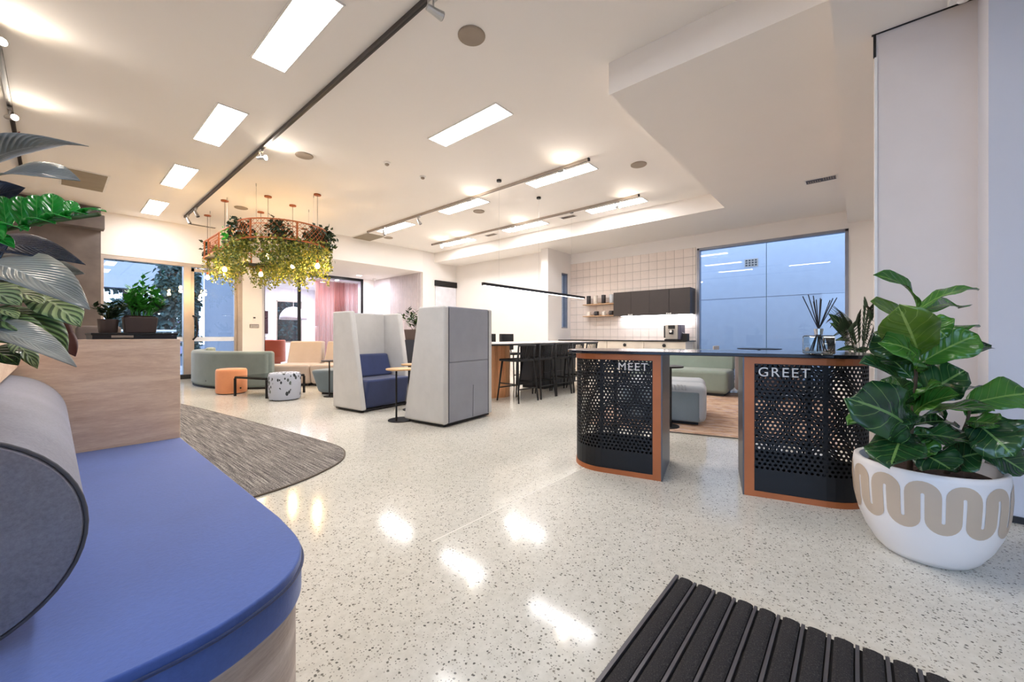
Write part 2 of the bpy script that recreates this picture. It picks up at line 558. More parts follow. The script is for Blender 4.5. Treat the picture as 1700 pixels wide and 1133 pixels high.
def leaf(base, tip, width, nrm, mat, parent, name='leaf', shape='fig', fold=0.18, bend=0.12, wave=0.0, nl=12, nw=6, th=0.0012, twist=0.0):
    """one leaf blade between two points; nrm is the way its upper face looks"""
    base = Vector(base); tip = Vector(tip)
    ax = tip - base; Ln = ax.length; ax.normalize()
    n = Vector(nrm); n = (n - ax * n.dot(ax))
    if n.length < 1e-5: n = ax.orthogonal()
    n.normalize(); sd = ax.cross(n).normalized()
    prof = SHAPES[shape]
    def wd(t):
        for (a, x), (b, y) in zip(prof, prof[1:]):
            if t <= b: return x + (y - x) * (t - a) / (b - a)
        return prof[-1][1]
    vs = []; fs = []; uv = []
    ph = random.random() * 6
    for i in range(nl + 1):
        t = i / nl
        c = base + ax * (Ln * t) + n * (bend * Ln * (4 * t * (1 - t)) * 0.6)
        tw = twist * t
        s2 = sd * math.cos(tw) + n * math.sin(tw); n2 = n * math.cos(tw) - sd * math.sin(tw)
        for j in range(nw + 1):
            q = 2 * j / nw - 1
            h = wd(t) * width * 0.5
            p = c + s2 * (q * h) + n2 * (abs(q) ** 1.4 * h * fold) + n2 * (wave * width * math.sin(t * 14 + ph + q) * abs(q) * 0.5)
            vs.append(p); uv.append(((q + 1) / 2, t))
    W = nw + 1
    for i in range(nl):
        for j in range(nw):
            fs.append((i * W + j, i * W + j + 1, (i + 1) * W + j + 1, (i + 1) * W + j))
    me = bpy.data.meshes.new(name); me.from_pydata([tuple(p) for p in vs], [], fs)
    lay = me.uv_layers.new(name='UVMap')
    for lp in me.loops: lay.data[lp.index].uv = uv[lp.vertex_index]
    me.polygons.foreach_set('use_smooth', [True] * len(me.polygons))
    me.materials.append(mat)
    o = bpy.data.objects.new(name, me); COL.objects.link(o)
    if parent is not None:
        o.parent = parent
        o.location = -Vector(parent.location)
    if th:
        m = o.modifiers.new('solidify', 'SOLIDIFY'); m.thickness = th; m.offset = 0
    return o
def tiny_leaves(mb, centre_fn, n, size, droop=0.3):
    for _ in range(n):
        p = Vector(centre_fn())
        a = Vector((random.uniform(-1, 1), random.uniform(-1, 1), random.uniform(-1, .7) - droop)).normalized()
        nn = Vector((random.uniform(-1, 1), random.uniform(-1, 1), random.uniform(-.2, 1)))
        sd = a.cross(nn)
        if sd.length < 1e-4: continue
        sd.normalize(); up = sd.cross(a)
        L = size * random.uniform(.6, 1.3); W = L * .32
        mb.add([p, p + a * L * .45 + sd * W + up * L * .08, p + a * L, p + a * L * .45 - sd * W + up * L * .08, p + a * L * .5],
               [(0, 1, 4), (1, 2, 4), (2, 3, 4), (3, 0, 4)])

# ================================================================== THE SETTING
HC, HB, HBM = 3.53, 3.234, 3.018
XK = 9.35                                   # face of the kitchen wall
struct(MB().box(-2.6, 9.6, -4.2, 16.7, -0.12, 0).build('floor', M['floor']), 'polished pale terrazzo concrete floor with dark stone chips')
# thin saw-cut joints of the slab
FL = bpy.data.objects['floor']
jm = plain('saw_joint', S(232, 228, 218), 0.4)
MB().box(1.2, 9.3, 1.548, 1.555, 0.0002, 0.0006).build('saw_joint', jm, FL)
CE = struct(MB().box(-2.6, 9.6, -4.2, 11.9, HC, HC + 0.15).build('ceiling', M['ceil']), 'warm white plaster ceiling with stepped bulkheads')
MB().box(3.38, XK, -4.2, 1.735, HB, HC).build('bulkhead', M['ceil'], CE)
MB().box(7.69, XK + .0, 1.735, 9.82, HB, HC).build('bulkhead', M['ceil'], CE)
MB().box(-2.6, XK, -0.6, 0.115, HBM, HC).build('beam', M['ceil'], CE)
MB().box(3.58, 7.26, 9.82, 11.62, 2.9, HC).box(3.58, 7.4, 11.62, 12.7, 2.9, HC).build('lowered_soffit', M['ceil'], CE)
# kitchen wall with the big window opening
WY0, WY1, WZ1 = 0.10, 2.66, 2.92
WK = struct(MB().box(XK, XK + .2, -4.2, WY0, 0, HC).box(XK, XK + .2, WY1, 6.2, 0, HC).box(XK, XK + .2, WY0, WY1, WZ1, HC)
            .box(XK, XK + .2, WY0, WY1, 0, .06).build('wall_kitchen', M['wall']), 'warm white kitchen wall carrying square tiles and a big window')
MB().box(XK - .004, XK, WY1 + .03, 5.95, .88, 2.955).build('grout_bed', M['grout'], WK)
tile_me = None
for iy in range(17):
    for iz in range(11):
        y1 = 5.95 - iy * .2; y0 = max(y1 - .2, WY1 + .03); z1 = 2.955 - iz * .2; z0 = max(z1 - .2, .88)
        if y1 - y0 < .05 or z1 - z0 < .03: continue
        full = y1 - y0 > .199 and z1 - z0 > .199
        if full and tile_me:
            o = bpy.data.objects.new('tile', tile_me); COL.objects.link(o); o.parent = WK
        else:
            o = MB().box(-.008, 0, .0025, (y1 - y0) - .0025, .0025, (z1 - z0) - .0025).build('tile', M['tile'], WK)
            if full: tile_me = o.data
        o.location = (XK - .003 - random.uniform(0, .0006), y0, z0)
WN = struct(MB().box(XK - .02, XK + .12, WY0, WY0 + .05, .06, WZ1).box(XK - .02, XK + .12, WY1 - .05, WY1, .06, WZ1)
            .box(XK - .02, XK + .12, WY0, WY1, WZ1 - .05, WZ1).box(XK - .02, XK + .12, WY0, WY1, .06, .12).build('window_1', M['alu_blue'], bevel=.004),
            'large two-pane window beside the kitchen looking on a grey-blue wall')
MB().box(XK + .03, XK + .04, WY0 + .05, 1.358, .12, WZ1 - .05).build('pane', M['glass_win'], WN)
MB().box(XK + .03, XK + .04, 1.364, WY1 - .05, .12, WZ1 - .05).build('pane', M['glass_win'], WN)
MB().box(XK + .026, XK + .044, 1.357, 1.365, .12, WZ1 - .05).build('silicone_joint', plain('teal_joint', S(44, 84, 92), .4), WN)
# side of the pier with the slot window
WP = struct(MB().box(8.28, 8.90, 5.95, 6.17, 0, HC).box(9.22, XK + .2, 5.95, 6.17, 0, HC).box(8.9, 9.22, 5.95, 6.17, 0, 1.19).box(8.9, 9.22, 5.95, 6.17, 2.68, HC)
            .build('wall_pier', M['wall']), 'white pier wall with a narrow tall window next to the tiles')
W2 = struct(MB().box(8.9, 8.93, 5.97, 6.1, 1.19, 2.68).box(9.19, 9.22, 5.97, 6.1, 1.19, 2.68).box(8.9, 9.22, 5.97, 6.1, 2.65, 2.68).box(8.9, 9.22, 5.97, 6.1, 1.19, 1.22)
            .build('window_2', M['alu_blue']), 'narrow tall slot window in the white pier')
MB().box(8.93, 9.19, 6.03, 6.04, 1.22, 2.65).build('pane', M['glass_win'], W2)
struct(MB().box(8.57, 8.77, 6.17, 10.02, 0, HC).build('wall_bar', M['wall']), 'plain white wall behind the bar table')
struct(MB().box(7.26, 8.57, 9.82, 10.02, 0, HC).build('wall_end', M['wall']), 'white end wall with a white sliding door under a black rail')
D2 = struct(MB().box(7.71, 8.54, 9.79, 9.815, .01, 2.52).build('door_2', plain('door_white', S(226, 226, 234), .5), bevel=.003), 'white sliding door hanging below a black rail')
MB().box(7.69, 8.56, 9.76, 9.815, 2.53, 2.70).build('rail', M['black'], D2)
MB().lathe([(.012, 0), (.012, .02)], 12, (7.8, 9.77, 1.0), axis='Y').build('pull', M['steel'], D2)
# corridor
WC = struct(MB().box(7.26, 7.4, 10.02, 12.75, 0, 2.9).build('wall_corridor', plain('lilac_white', S(222, 214, 218), .8)), 'pale corridor wall with fine vertical battens')
bt = MB()
for i in range(34):
    bt.box(7.245, 7.26, 9.9 + i * .05 + .008, 9.9 + i * .05 + .036, 0, 2.89)
tag(bt.build('battens', plain('batten_paint', S(216, 208, 212), .8), WC), kind='stuff')
struct(MB().box(6.88, 7.26, 12.6, 12.75, 0, 2.9).build('wall_corridor_end', M['wall']), 'white wall at the end of the corridor beside the glass partition')
# wall with the glazed entrance
struct(MB().box(-2.6, .62, 11.3, 11.8, 0, HC).build('wall_cement', M['cement']), 'dark grey cement rendered feature wall on the left')
MB().box(-2.6, .66, 11.05, 11.3, 3.06, 3.33).build('capping', M['cement'], bpy.data.objects['wall_cement'], bevel=.01)
WB = struct(MB().box(3.10, 3.54, 11.61, 11.81, 0, HC).box(.62, 3.10, 11.61, 11.81, 2.66, HC).box(3.54, 3.9, 12.6, 12.75, 0, 2.9)
            .build('wall_back', M['wall']), 'warm white wall above and beside the glazed entrance doors')
struct(MB().box(3.36, 3.54, 11.82, 16.7, 0, 3.4).build('wall_yard', plain('yard_grey_paint', S(112, 116, 126), .85, var=.03)), 'grey painted outside wall of the meeting room seen through the door')
DR = struct(MB().box(.62, 3.10, 11.62, 11.74, 2.58, 2.66).box(.62, .68, 11.62, 11.74, 0, 2.58).box(1.95, 2.09, 11.60, 11.76, 0, 2.58).box(3.0, 3.10, 11.60, 11.76, 0, 2.58)
            .build('door_1', M['alu'], bevel=.004), 'aluminium framed glazed entrance doors at the far left')
MB().box(.62, 3.10, 11.58, 11.76, 0, .1).build('sill', M['matte_black'], DR)
MB().box(.68, 1.95, 11.67, 11.68, .1, 2.58).build('pane', M['glass'], DR)
lf = MB().box(2.09, 2.15, 11.64, 11.71, .1, 2.56).box(2.94, 3.0, 11.64, 11.71, .1, 2.56).box(2.09, 3.0, 11.64, 11.71, 2.48, 2.56).box(2.09, 3.0, 11.64, 11.71, .1, .2).build('door_leaf', M['alu'], DR)
MB().box(2.15, 2.94, 11.67, 11.68, .2, 2.48).build('pane', M['glass'], lf)
MB().tube([(2.13, 11.64, 1.45), (2.17, 11.56, 1.42), (2.2, 11.56, 1.2), (2.18, 11.56, .98), (2.13, 11.64, .9)], .02).build('handle', M['black'], lf)
MB().box(.70, 1.95, 11.664, 11.668, .86, .96).build('frosted_strip', M['frost'], DR)
MB().box(2.15, 2.94, 11.664, 11.668, .86, .96).build('frosted_strip', M['frost'], lf)
# meeting room behind black-framed glass
G3 = struct(MB().box(3.86, 6.88, 12.62, 12.68, 2.82, 2.9).box(3.86, 3.92, 12.62, 12.68, 0, 2.82).box(4.80, 4.88, 12.62, 12.68, 0, 2.82).box(6.82, 6.88, 12.62, 12.68, 0, 2.82)
            .box(3.86, 6.88, 12.62, 12.68, 0, .06).build('window_3', M['black']), 'black framed floor-to-ceiling glass partition of the meeting room')
MB().box(3.92, 4.80, 12.645, 12.655, .06, 2.82).build('pane', M['glass'], G3)
MB().box(4.88, 6.82, 12.645, 12.655, .06, 2.82).build('pane', M['glass'], G3)
RW = plain('meeting_white', S(232, 230, 238), .8)
MW = struct(MB().box(3.54, 5.5, 16.5, 16.7, 0, 2.9).box(6.42, 7.1, 16.5, 16.7, 0, 2.9).box(5.5, 6.42, 16.5, 16.7, 0, .7).box(5.5, 6.42, 16.5, 16.7, 2.32, 2.9).box(6.95, 7.1, 12.75, 16.5, 0, 2.9)
            .build('wall_meeting', RW), 'white walls of the meeting room behind the glass')
struct(MB().box(3.54, 7.1, 12.7, 16.7, 2.8, 2.95).build('ceiling_meeting', RW), 'white ceiling of the meeting room')
W4 = struct(MB().box(5.5, 5.54, 16.5, 16.6, .7, 2.32).box(6.38, 6.42, 16.5, 16.6, .7, 2.32).box(5.5, 6.42, 16.5, 16.6, 2.28, 2.32).box(5.5, 6.42, 16.5, 16.6, .7, .76)
            .build('window_4', M['alu']), 'dark window in the back of the meeting room')
MB().box(5.54, 6.38, 16.53, 16.54, .76, 2.28).build('pane', M['glass_win'], W4)
# right-hand walls near the camera
struct(MB().box(3.61, 3.76, -.60, -.095, 0, HBM).build('wall_panel', plain('panel_paint', S(226, 216, 210), .85, var=.015), bevel=.002), 'tall pale wall panel behind the large potted fig')
PN = bpy.data.objects['wall_panel']
MB().box(3.600, 3.615, -.60, -.08, HBM - .006, HBM - .0005).build('shadow_gap', M['matte_black'], PN)
MB().box(3.603, 3.612, -.102, -.088, 2.86, HBM - .006).build('shadow_gap', M['matte_black'], PN)
MB().box(3.600, 3.61, -.108, -.094, 0, 2.86).build('edge_trim', M['white'], PN)
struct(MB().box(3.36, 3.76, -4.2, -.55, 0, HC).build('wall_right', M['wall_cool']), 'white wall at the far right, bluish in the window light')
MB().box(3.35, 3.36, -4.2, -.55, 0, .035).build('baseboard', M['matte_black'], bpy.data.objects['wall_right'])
struct(MB().box(-2.6, 9.6, -4.4, -4.2, 0, HC).build('wall_south', M['wall']), 'white wall behind the camera on the right')
struct(MB().box(-2.8, -2.6, 1.2, 11.8, 0, HC).box(-2.8, -2.6, -4.2, 1.2, 2.9, HC).build('wall_front', M['wall']), 'white wall behind the camera with the street glazing')
SF = struct(MB().box(-2.75, -2.65, -4.2, -4.1, 0, 2.9).box(-2.75, -2.65, 1.1, 1.2, 0, 2.9).box(-2.75, -2.65, -1.55, -1.47, 0, 2.9).box(-2.75, -2.65, -4.2, 1.2, 2.82, 2.9).box(-2.75, -2.65, -4.2, 1.2, 0, .1)
            .build('window_5', M['alu']), 'street glazing behind the camera')
MB().box(-2.705, -2.695, -4.1, -1.55, .1, 2.82).build('pane', M['glass'], SF)
MB().box(-2.705, -2.695, -1.47, 1.1, .1, 2.82).build('pane', M['glass'], SF)

# ------------------------------------------------------------------ outdoors
struct(MB().box(-30, 40, 11.81, 60, -.2, -.13).box(9.6, 30, -20, 11.81, -.2, -.13).box(-30, -2.8, -30, 11.81, -.2, -.13).build('ground', M['asphalt']), 'dark asphalt outside the doors and windows')
nb = thing('neighbour_wall', 'pale blue-grey rendered wall of the next building outside the kitchen window', 'building', (12.6, 2, -.13))
MB().box(0, .3, -9, 9, 0, 2.16).box(0, .3, -9, 9, 2.18, 6.5).build('render', M['wallgrey_out'], nb)
MB().box(.01, .3, -9, 9, 2.16, 2.18).build('joint', M['alu_blue'], nb)
vb = MB().box(-.012, 0, .02, .34, 3.02, 3.24).build('wall_vent', M['grille'], nb)
for i in range(4):
    for j in range(3):
        MB().box(-.016, -.012, .045 + i * .075, .095 + i * .075, 3.045 + j * .065, 3.085 + j * .065).build('vent_slot', M['matte_black'], vb)
# buildings, carport and trees beyond the entrance
cb = thing('carport', 'grey-blue carport roof beam on posts outside the doors', 'carport', (1.6, 25, -.13))
MB().box(-5, 3.4, 0, .5, 3.27, 4.45).build('fascia', M['wallgrey_out'], cb)
MB().box(-5, 3.4, .5, 8, 4.25, 4.45).build('roof', M['wallgrey_out'], cb)
for x in (-4.5, 3.1):
    MB().box(x - .12, x + .12, .05, .3, 0, 3.27).build('post', M['alu_blue'], cb)
MB().box(-5, 4, 6, 6.2, 0, 2.0).build('back_wall', plain('mauve_wall', S(170, 160, 190), .8), cb)
hr = thing('railing', 'white handrail across the yard outside the doors', 'railing', (1.6, 17.8, -.13))
MB().tube([(-3.0, 0, 1.28), (1.2, 0, 1.28)], .04).build('rail', M['white'], hr)
for x in (-2.8, -.8, 1.1):
    MB().tube([(x, 0, 0), (x, 0, 1.28)], .03).build('post', M['white'], hr)
def tree(name, label, loc, h, rx, rz_, n, size, trunk=.1, zc=None):
    t = thing(name, label, 'tree', loc)
    zc = zc or h * .62
    MB().tube([(0, 0, 0), (.05, .02, zc * .5), (0, 0, zc)], [trunk, trunk * .8, trunk * .4], 8).build('trunk', M['bark'], t)
    b = MB()
    cl = [(random.gauss(0, rx * .45), random.gauss(0, rx * .45), zc + random.gauss(0, rz_ * .45)) for _ in range(26)]
    def c():
        q = random.choice(cl)
        return (q[0] + random.gauss(0, rx * .17), q[1] + random.gauss(0, rx * .17), max(.1, q[2] + random.gauss(0, rz_ * .17)))
    tiny_leaves(b, c, n, size)
    b.build('crown', M['leaf_tree'], t, fix=False)
    return t
tree('garden_tree', 'dark leafy tree hanging over the path by the door mullion outside', (3.0, 20.0, -.13), 3.4, .55, 1.5, 3000, .2, .08, 2.9)
tree('garden_tree', 'wide tree behind the carport roof outside the doors', (3.4, 40, -.13), 10, 4.0, 1.3, 3200, .5, .25, 6.4)
tree('garden_tree', 'low bushy tree in front of the carport outside the fixed pane', (2.2, 22.5, -.13), 3.4, .9, .9, 3000, .22, .15, 1.7)
tree('garden_tree', 'tall dark climber beside the yard wall outside the door leaf', (3.12, 17.6, -.13), 3.4, .3, 1.5, 3600, .15, .06, 1.9)
h2 = thing('hedge', 'dark hedge outside the back window of the meeting room', 'hedge', (6.0, 18.2, -.13))
hb2 = MB(); tiny_leaves(hb2, lambda: (random.uniform(-1.5, 1.8), random.uniform(-.3, .3), random.uniform(.05, 3.2)), 5200, .15)
hb2.build('foliage', M['leaf_tree'], h2, fix=False)
MB().box(-1.45, 1.75, -.15, .15, 0, 3.0).build('branch_core', M['bark'], h2)
hd = thing('hedge', 'dark clipped hedge in front of the yard outside the doors', 'hedge', (1.6, 19, -.13))
hb = MB(); tiny_leaves(hb, lambda: (random.uniform(-2.4, 1.2), random.uniform(-.3, .3), random.uniform(.05, 1.3)), 3400, .13)
hb.build('foliage', M['leaf_tree'], hd, fix=False)
MB().box(-2.35, 1.15, -.2, .2, .0, 1.0).build('branch_core', M['bark'], hd)

# ================================================================== CEILING FITTINGS
rowname = {1.315: 'left of the long track', 3.29: 'in the middle of the room', 5.26: 'beside the centre track', 7.18: 'beside the track nearest the kitchen'}
def troffer(x, y, label):
    t = thing('ceiling_panel_light', label, 'ceiling light', (x, y, HC), 0, 'recessed ceiling light panels')
    MB().box(-.15, -.135, -.6, .6, -.012, -.0005).box(.135, .15, -.6, .6, -.012, -.0005).box(-.135, .135, -.6, -.585, -.012, -.0005).box(-.135, .135, .585, .6, -.012, -.0005).build('frame', M['white'], t)
    MB().box(-.135, .135, -.585, .585, -.007, -.001).build('diffuser', M['troffer'], t)
    return t
ords = {3.55: 'nearest the camera', 5.83: 'second from the camera', 8.17: 'third from the camera', 10.5: 'farthest from the camera'}
protoT = None
for x in (1.315, 3.29, 5.26, 7.18):
    for y in (3.55, 5.83, 8.17, 10.5, 1.25):
        if x == 3.29 and y > 5: continue
        if x > 5 and y > 10: continue
        if x > 3 and y < 1.6: continue
        if y in ords:
            lb = 'white recessed light panel %s, %s' % (rowname[x], ords[y])
            if x == 3.29: lb = 'white recessed light panel standing alone in the middle of the ceiling'
        else:
            lb = 'white recessed light panel behind the camera'
        if protoT is None: protoT = troffer(x, y, lb)
        else:
            o = copy_tree(protoT); o.location = (x, y, HC); o['label'] = lb
for x, y in ((6.3, -1.6),):
    o = copy_tree(protoT); o.location = (x, y, HB); o['label'] = 'white recessed light panel over the right-hand lounge'

def track(x, y0, y1, label, spots):
    t = thing('lighting_track', label, 'track', (x, y0, HC))
    MB().box(-.018, .018, 0, y1 - y0, -.04, -.001).build('rail', M['alu'] if x > 4 else M['charcoal'], t)
    MB().box(-.006, .006, .02, y1 - y0 - .02, -.0415, -.04).build('slot', M['black'], t)
    MB().box(-.02, .02, -.02, 0, -.042, -.001).build('end_cap', M['black'], t)
    MB().box(-.02, .02, y1 - y0, y1 - y0 + .02, -.042, -.001).build('end_cap', M['black'], t)
def spotlight(x, y, aim, label, on=True, watts=None):
    t = thing('track_spotlight', label, 'spotlight', (x, y, HC - .042), 0, 'track spotlights')
    MB().box(-.016, .016, -.05, .05, -.03, 0).build('adapter', M['steel'], t)
    MB().tube([(0, 0, -.03), (0, 0, -.09)], .008).build('arm', M['steel'], t)
    d = (Vector(aim) - Vector((x, y, HC - .14))).normalized()
    c = Vector((0, 0, -.10))
    hd_ = MB().tube([c - d * .05, c + d * .02, c + d * .075], [.022, .028, .034], 12).build('head', M['steel'], t, smooth=False)
    MB().tube([c + d * .0755, c + d * .079], .029, 12).build('lens', M['spot_lens'] if on else M['black'], t)
    if on:
        ld = bpy.data.lights.new('spot', 'SPOT'); ld.energy = watts or SPOT_W; ld.color = (1, .91, .82); ld.spot_size = math.radians(130); ld.spot_blend = .8; ld.shadow_soft_size = .03
        lo = bpy.data.objects.new('spot_lamp', ld); COL.objects.link(lo); lo.parent = t
        lo.location = c + d * .1
        lo.rotation_euler = d.to_track_quat('-Z', 'Y').to_euler()
track(1.83, .4, 10.73, 'long black lighting track running down the left ceiling', 0)
track(5.0, 2.89, 8.94, 'grey lighting track in the centre of the ceiling', 0)
track(6.87, 2.95, 8.86, 'grey lighting track nearest the kitchen bulkhead', 0)
track(-.31, 1.2, 9.5, 'black lighting track at the far left edge of the ceiling', 0)
for a in [(1.83, 2.35, (3.2, 2.0, 3.2), 'spotlight at the near end of the long track, top edge of the photo', False),
          (1.83, 6.05, (2.7, 4.6, 3.3), 'lit spotlight halfway along the long track', True),
          (1.83, 9.75, (2.6, 9.2, 1.5), 'spotlight second from the far end of the long track', False),
          (1.83, 10.45, (2.5, 10.0, 1.5), 'spotlight at the far end of the long track', False),
          (5.0, 3.35, (3.2, 1.6, 3.0), 'glaring spotlight at the near end of the centre track', True),
          (5.0, 5.35, (4.0, 3.0, 3.2), 'lit spotlight over the second light panel of the centre track', True),
          (5.0, 6.9, (6.2, 6.2, .8), 'unlit spotlight in the middle of the centre track', False),
          (5.0, 8.25, (5.6, 7.6, .8), 'unlit spotlight at the far end of the centre track', False),
          (6.87, 3.35, (6.0, 1.9, 3.1), 'lit spotlight at the near end of the kitchen-side track', True),
          (6.87, 5.9, (6.0, 4.3, 3.1), 'lit spotlight in the middle of the kitchen-side track', True),
          (6.87, 7.75, (5.8, 6.4, 3.1), 'lit spotlight second from the far end of the kitchen-side track', True),
          (6.87, 8.45, (5.8, 7.2, 3.1), 'glaring spotlight at the far end of the kitchen-side track', True),
          (-.31, 5.3, (.8, 3.6, 3.3), 'lit spotlight in the top left corner of the photo', True),
          (-.31, 7.0, (.6, 5.4, 3.1), 'lit spotlight above the large grey leaves at far left', True)]:
    spotlight(*a)
def disc(name, x, y, z, r, mat, label, cat, group=None, rim=True):
    t = thing(name, label, cat, (x, y, z), 0, group)
    MB().lathe([(r, -.001), (r, -.008), (r * .97, -.012)], 28).build('rim' if rim else 'body', mat, t, smooth=False)
    if rim: MB().lathe([(r * .93, -.0125), (r * .93, -.014)], 28).build('grille', M['grille'], t)
    return t
for x, y, lb in ((2.31, 2.45, 'round ceiling speaker beside the long track near the camera'), (2.31, 5.86, 'round ceiling speaker beside the lit spotlight of the long track'),
                 (5.67, 2.43, 'round ceiling speaker near the stepped bulkhead'), (5.68, 5.81, 'round ceiling speaker between the two right-hand tracks'),
                 (5.68, 9.15, 'round ceiling speaker beyond the centre track by the hatch'), (2.44, 9.21, 'round ceiling speaker above the hanging planter')):
    disc('ceiling_speaker', x, y, HC, .115, M['grille'], lb, 'speaker', 'ceiling speakers')
def hatch(x, y, lb):
    t = thing('access_hatch', lb, 'hatch', (x, y, HC), 0, 'ceiling access hatches')
    MB().box(-.27, .27, -.55, .55, -.010, -.001).build('frame', M['white'], t)
    MB().box(-.24, .24, -.52, .52, -.014, -.0102).build('panel', M['hatch'], t)
hatch(.33, 9.5, 'beige ceiling access panel at the far left behind the big leaves')
hatch(5.3, 9.6, 'beige ceiling access panel at the end of the centre track')
def vent(x, y, z, lb, rz=0, L=.36, W=.16):
    t = thing('air_vent', lb, 'vent', (x, y, z), rz, 'ceiling air vents')
    MB().box(-W / 2, W / 2, -L / 2, L / 2, -.008, -.001).build('plate', M['white'], t)
    MB().box(-W / 2 + .02, W / 2 - .02, -L / 2 + .02, L / 2 - .02, -.0095, -.0081).build('backing', M['charcoal'], t)
    for j in range(2):
        for i in range(6):
            y0 = -L / 2 + .02 + j * (L / 2 - .015) + i * (L / 2 - .03) / 6
            MB().box(-W / 2 + .02 + (.05 if j else 0), W / 2 - .02 - (0 if j else .05), y0, y0 + .010, -.014, -.0096).build('louvre', M['grille'], t)
vent(7.19, 4.64, HC, 'small ceiling vent beside the kitchen-side track, nearer the camera')
vent(7.21, 6.94, HC, 'small ceiling vent beside the kitchen-side track, farther away')
vent(7.2, .38, HB, 'louvred vent in the lowered ceiling above the big window', 0, .38, .2)
vent(2.27, 11.40, HC, 'slot vent above the glazed doors behind the hanging planter', PI / 2, .5, .14)
def detector(x, y, lb):
    t = thing('smoke_detector', lb, 'smoke detector', (x, y, HC))
    MB().lathe([(.05, -.001), (.05, -.012), (.04, -.02)], 20).build('base', M['white'], t)
    MB().lathe([(.03, -.0205), (.03, -.035), (.018, -.045)], 20).build('sensor', M['grille'], t)
detector(3.85, 5.21, 'white smoke detector in the middle of the ceiling')
detector(3.2, 5.19, 'white sprinkler-like detector left of the smoke detector')
for x, y, lb in ((6.35, 11.9, 'round downlight in the lowered soffit by the corridor'),):
    t = thing('downlight', lb, 'downlight', (x, y, 2.9))
    MB().lathe([(.09, -.001), (.09, -.008), (.075, -.01)], 24).build('ring', M['white'], t)
    MB().lathe([(.072, -.0101), (.072, -.012)], 24).build('lens', M['downlight'], t)
    ld = bpy.data.lights.new('downlamp', 'AREA'); ld.shape = 'DISK'; ld.size = .14; ld.energy = 14; ld.color = (.95, .92, 1)
    lo = bpy.data.objects.new('downlamp', ld); COL.objects.link(lo); lo.parent = t; lo.location = (0, 0, -.016)
cv = thing('camera_dome', 'small white sensor dome under the corridor soffit', 'sensor', (7.05, 12.2, 2.9))
MB().lathe([(.05, -.001), (.05, -.03), (.035, -.06), (0, -.075)], 16).build('dome', M['white'], cv, smooth=True)
em = thing('emergency_light', 'white box emergency light under the beam by the wall panel', 'emergency light', (3.42, -.47, HBM))
MB().box(-.05, .05, -.06, .06, -.075, -.001).build('housing', M['white'], em, bevel=.006)
MB().lathe([(.03, -.0755), (.028, -.095), (0, -.10)], 16).build('lens', M['white'], em, smooth=True)

# ================================================================== ENTRANCE COUNTER (MEET / GREET)
def cell_sheet(mb, path, z0, z1, pitch, hole):
    """perforated sheet: staggered round holes punched through, following a plan path"""
    P = [Vector((*p, 0)) for p in path]
    acc = [0]
    for a, b in zip(P, P[1:]): acc.append(acc[-1] + (b - a).length)
    tot = acc[-1]
    def pos(s_):
        s_ = min(max(s_, 0), tot - 1e-6)
        for i in range(len(acc) - 1):
            if s_ <= acc[i + 1]:
                q = P[i].lerp(P[i + 1], (s_ - acc[i]) / max(1e-9, acc[i + 1] - acc[i])); return q
    rh = pitch * .866
    rows = int(round((z1 - z0) / rh)); rh = (z1 - z0) / rows
    cols = int(round(tot / pitch)); cw = tot / cols
    for r in range(rows):
        off = .5 * cw if r % 2 else 0
        for c in range(-1, cols + 1):
            x0 = max(0, c * cw + off); x1 = min(tot, (c + 1) * cw + off)
            if x1 - x0 < .002: continue
            a = z0 + r * rh; b = a + rh; xm = (x0 + x1) / 2; zm = (a + b) / 2
            if x1 - x0 < cw * .9:
                vs = [pos(x0), pos(x1), pos(x1), pos(x0)]
                mb.add([(vs[0].x, vs[0].y, a), (vs[1].x, vs[1].y, a), (vs[2].x, vs[2].y, b), (vs[3].x, vs[3].y, b)], [(0, 1, 2, 3)]); continue
            o8 = [(x1, zm), (x1, b), (xm, b), (x0, b), (x0, zm), (x0, a), (xm, a), (x1, a)]
            vs = []
            for k in range(8):
                t = PI / 4 * k
                q = pos(o8[k][0]); vs.append((q.x, q.y, o8[k][1]))
            for k in range(8):
                t = PI / 4 * k
                q = pos(xm + hole * math.cos(t)); vs.append((q.x, q.y, zm + hole * math.sin(t)))
            mb.add(vs, [(k, (k + 1) % 8, 8 + (k + 1) % 8, 8 + k) for k in range(8)])
DESK = thing('reception_counter', 'black topped standing counter on two perforated copper-edged drums reading MEET and GREET', 'counter', (2.785, .77, 0), math.radians(-76))
def stadium(x0, x1, y0, y1, n=16):
    r = (y1 - y0) / 2; cy = (y0 + y1) / 2
    return arc(x1 - r, cy, r, -90, 90, n) + arc(x0 + r, cy, r, 90, 270, n)
MB().prism(stadium(-.985, .985, -.045, .555), .866, .888).build('counter_top', M['deskblack'], DESK, bevel=.004)
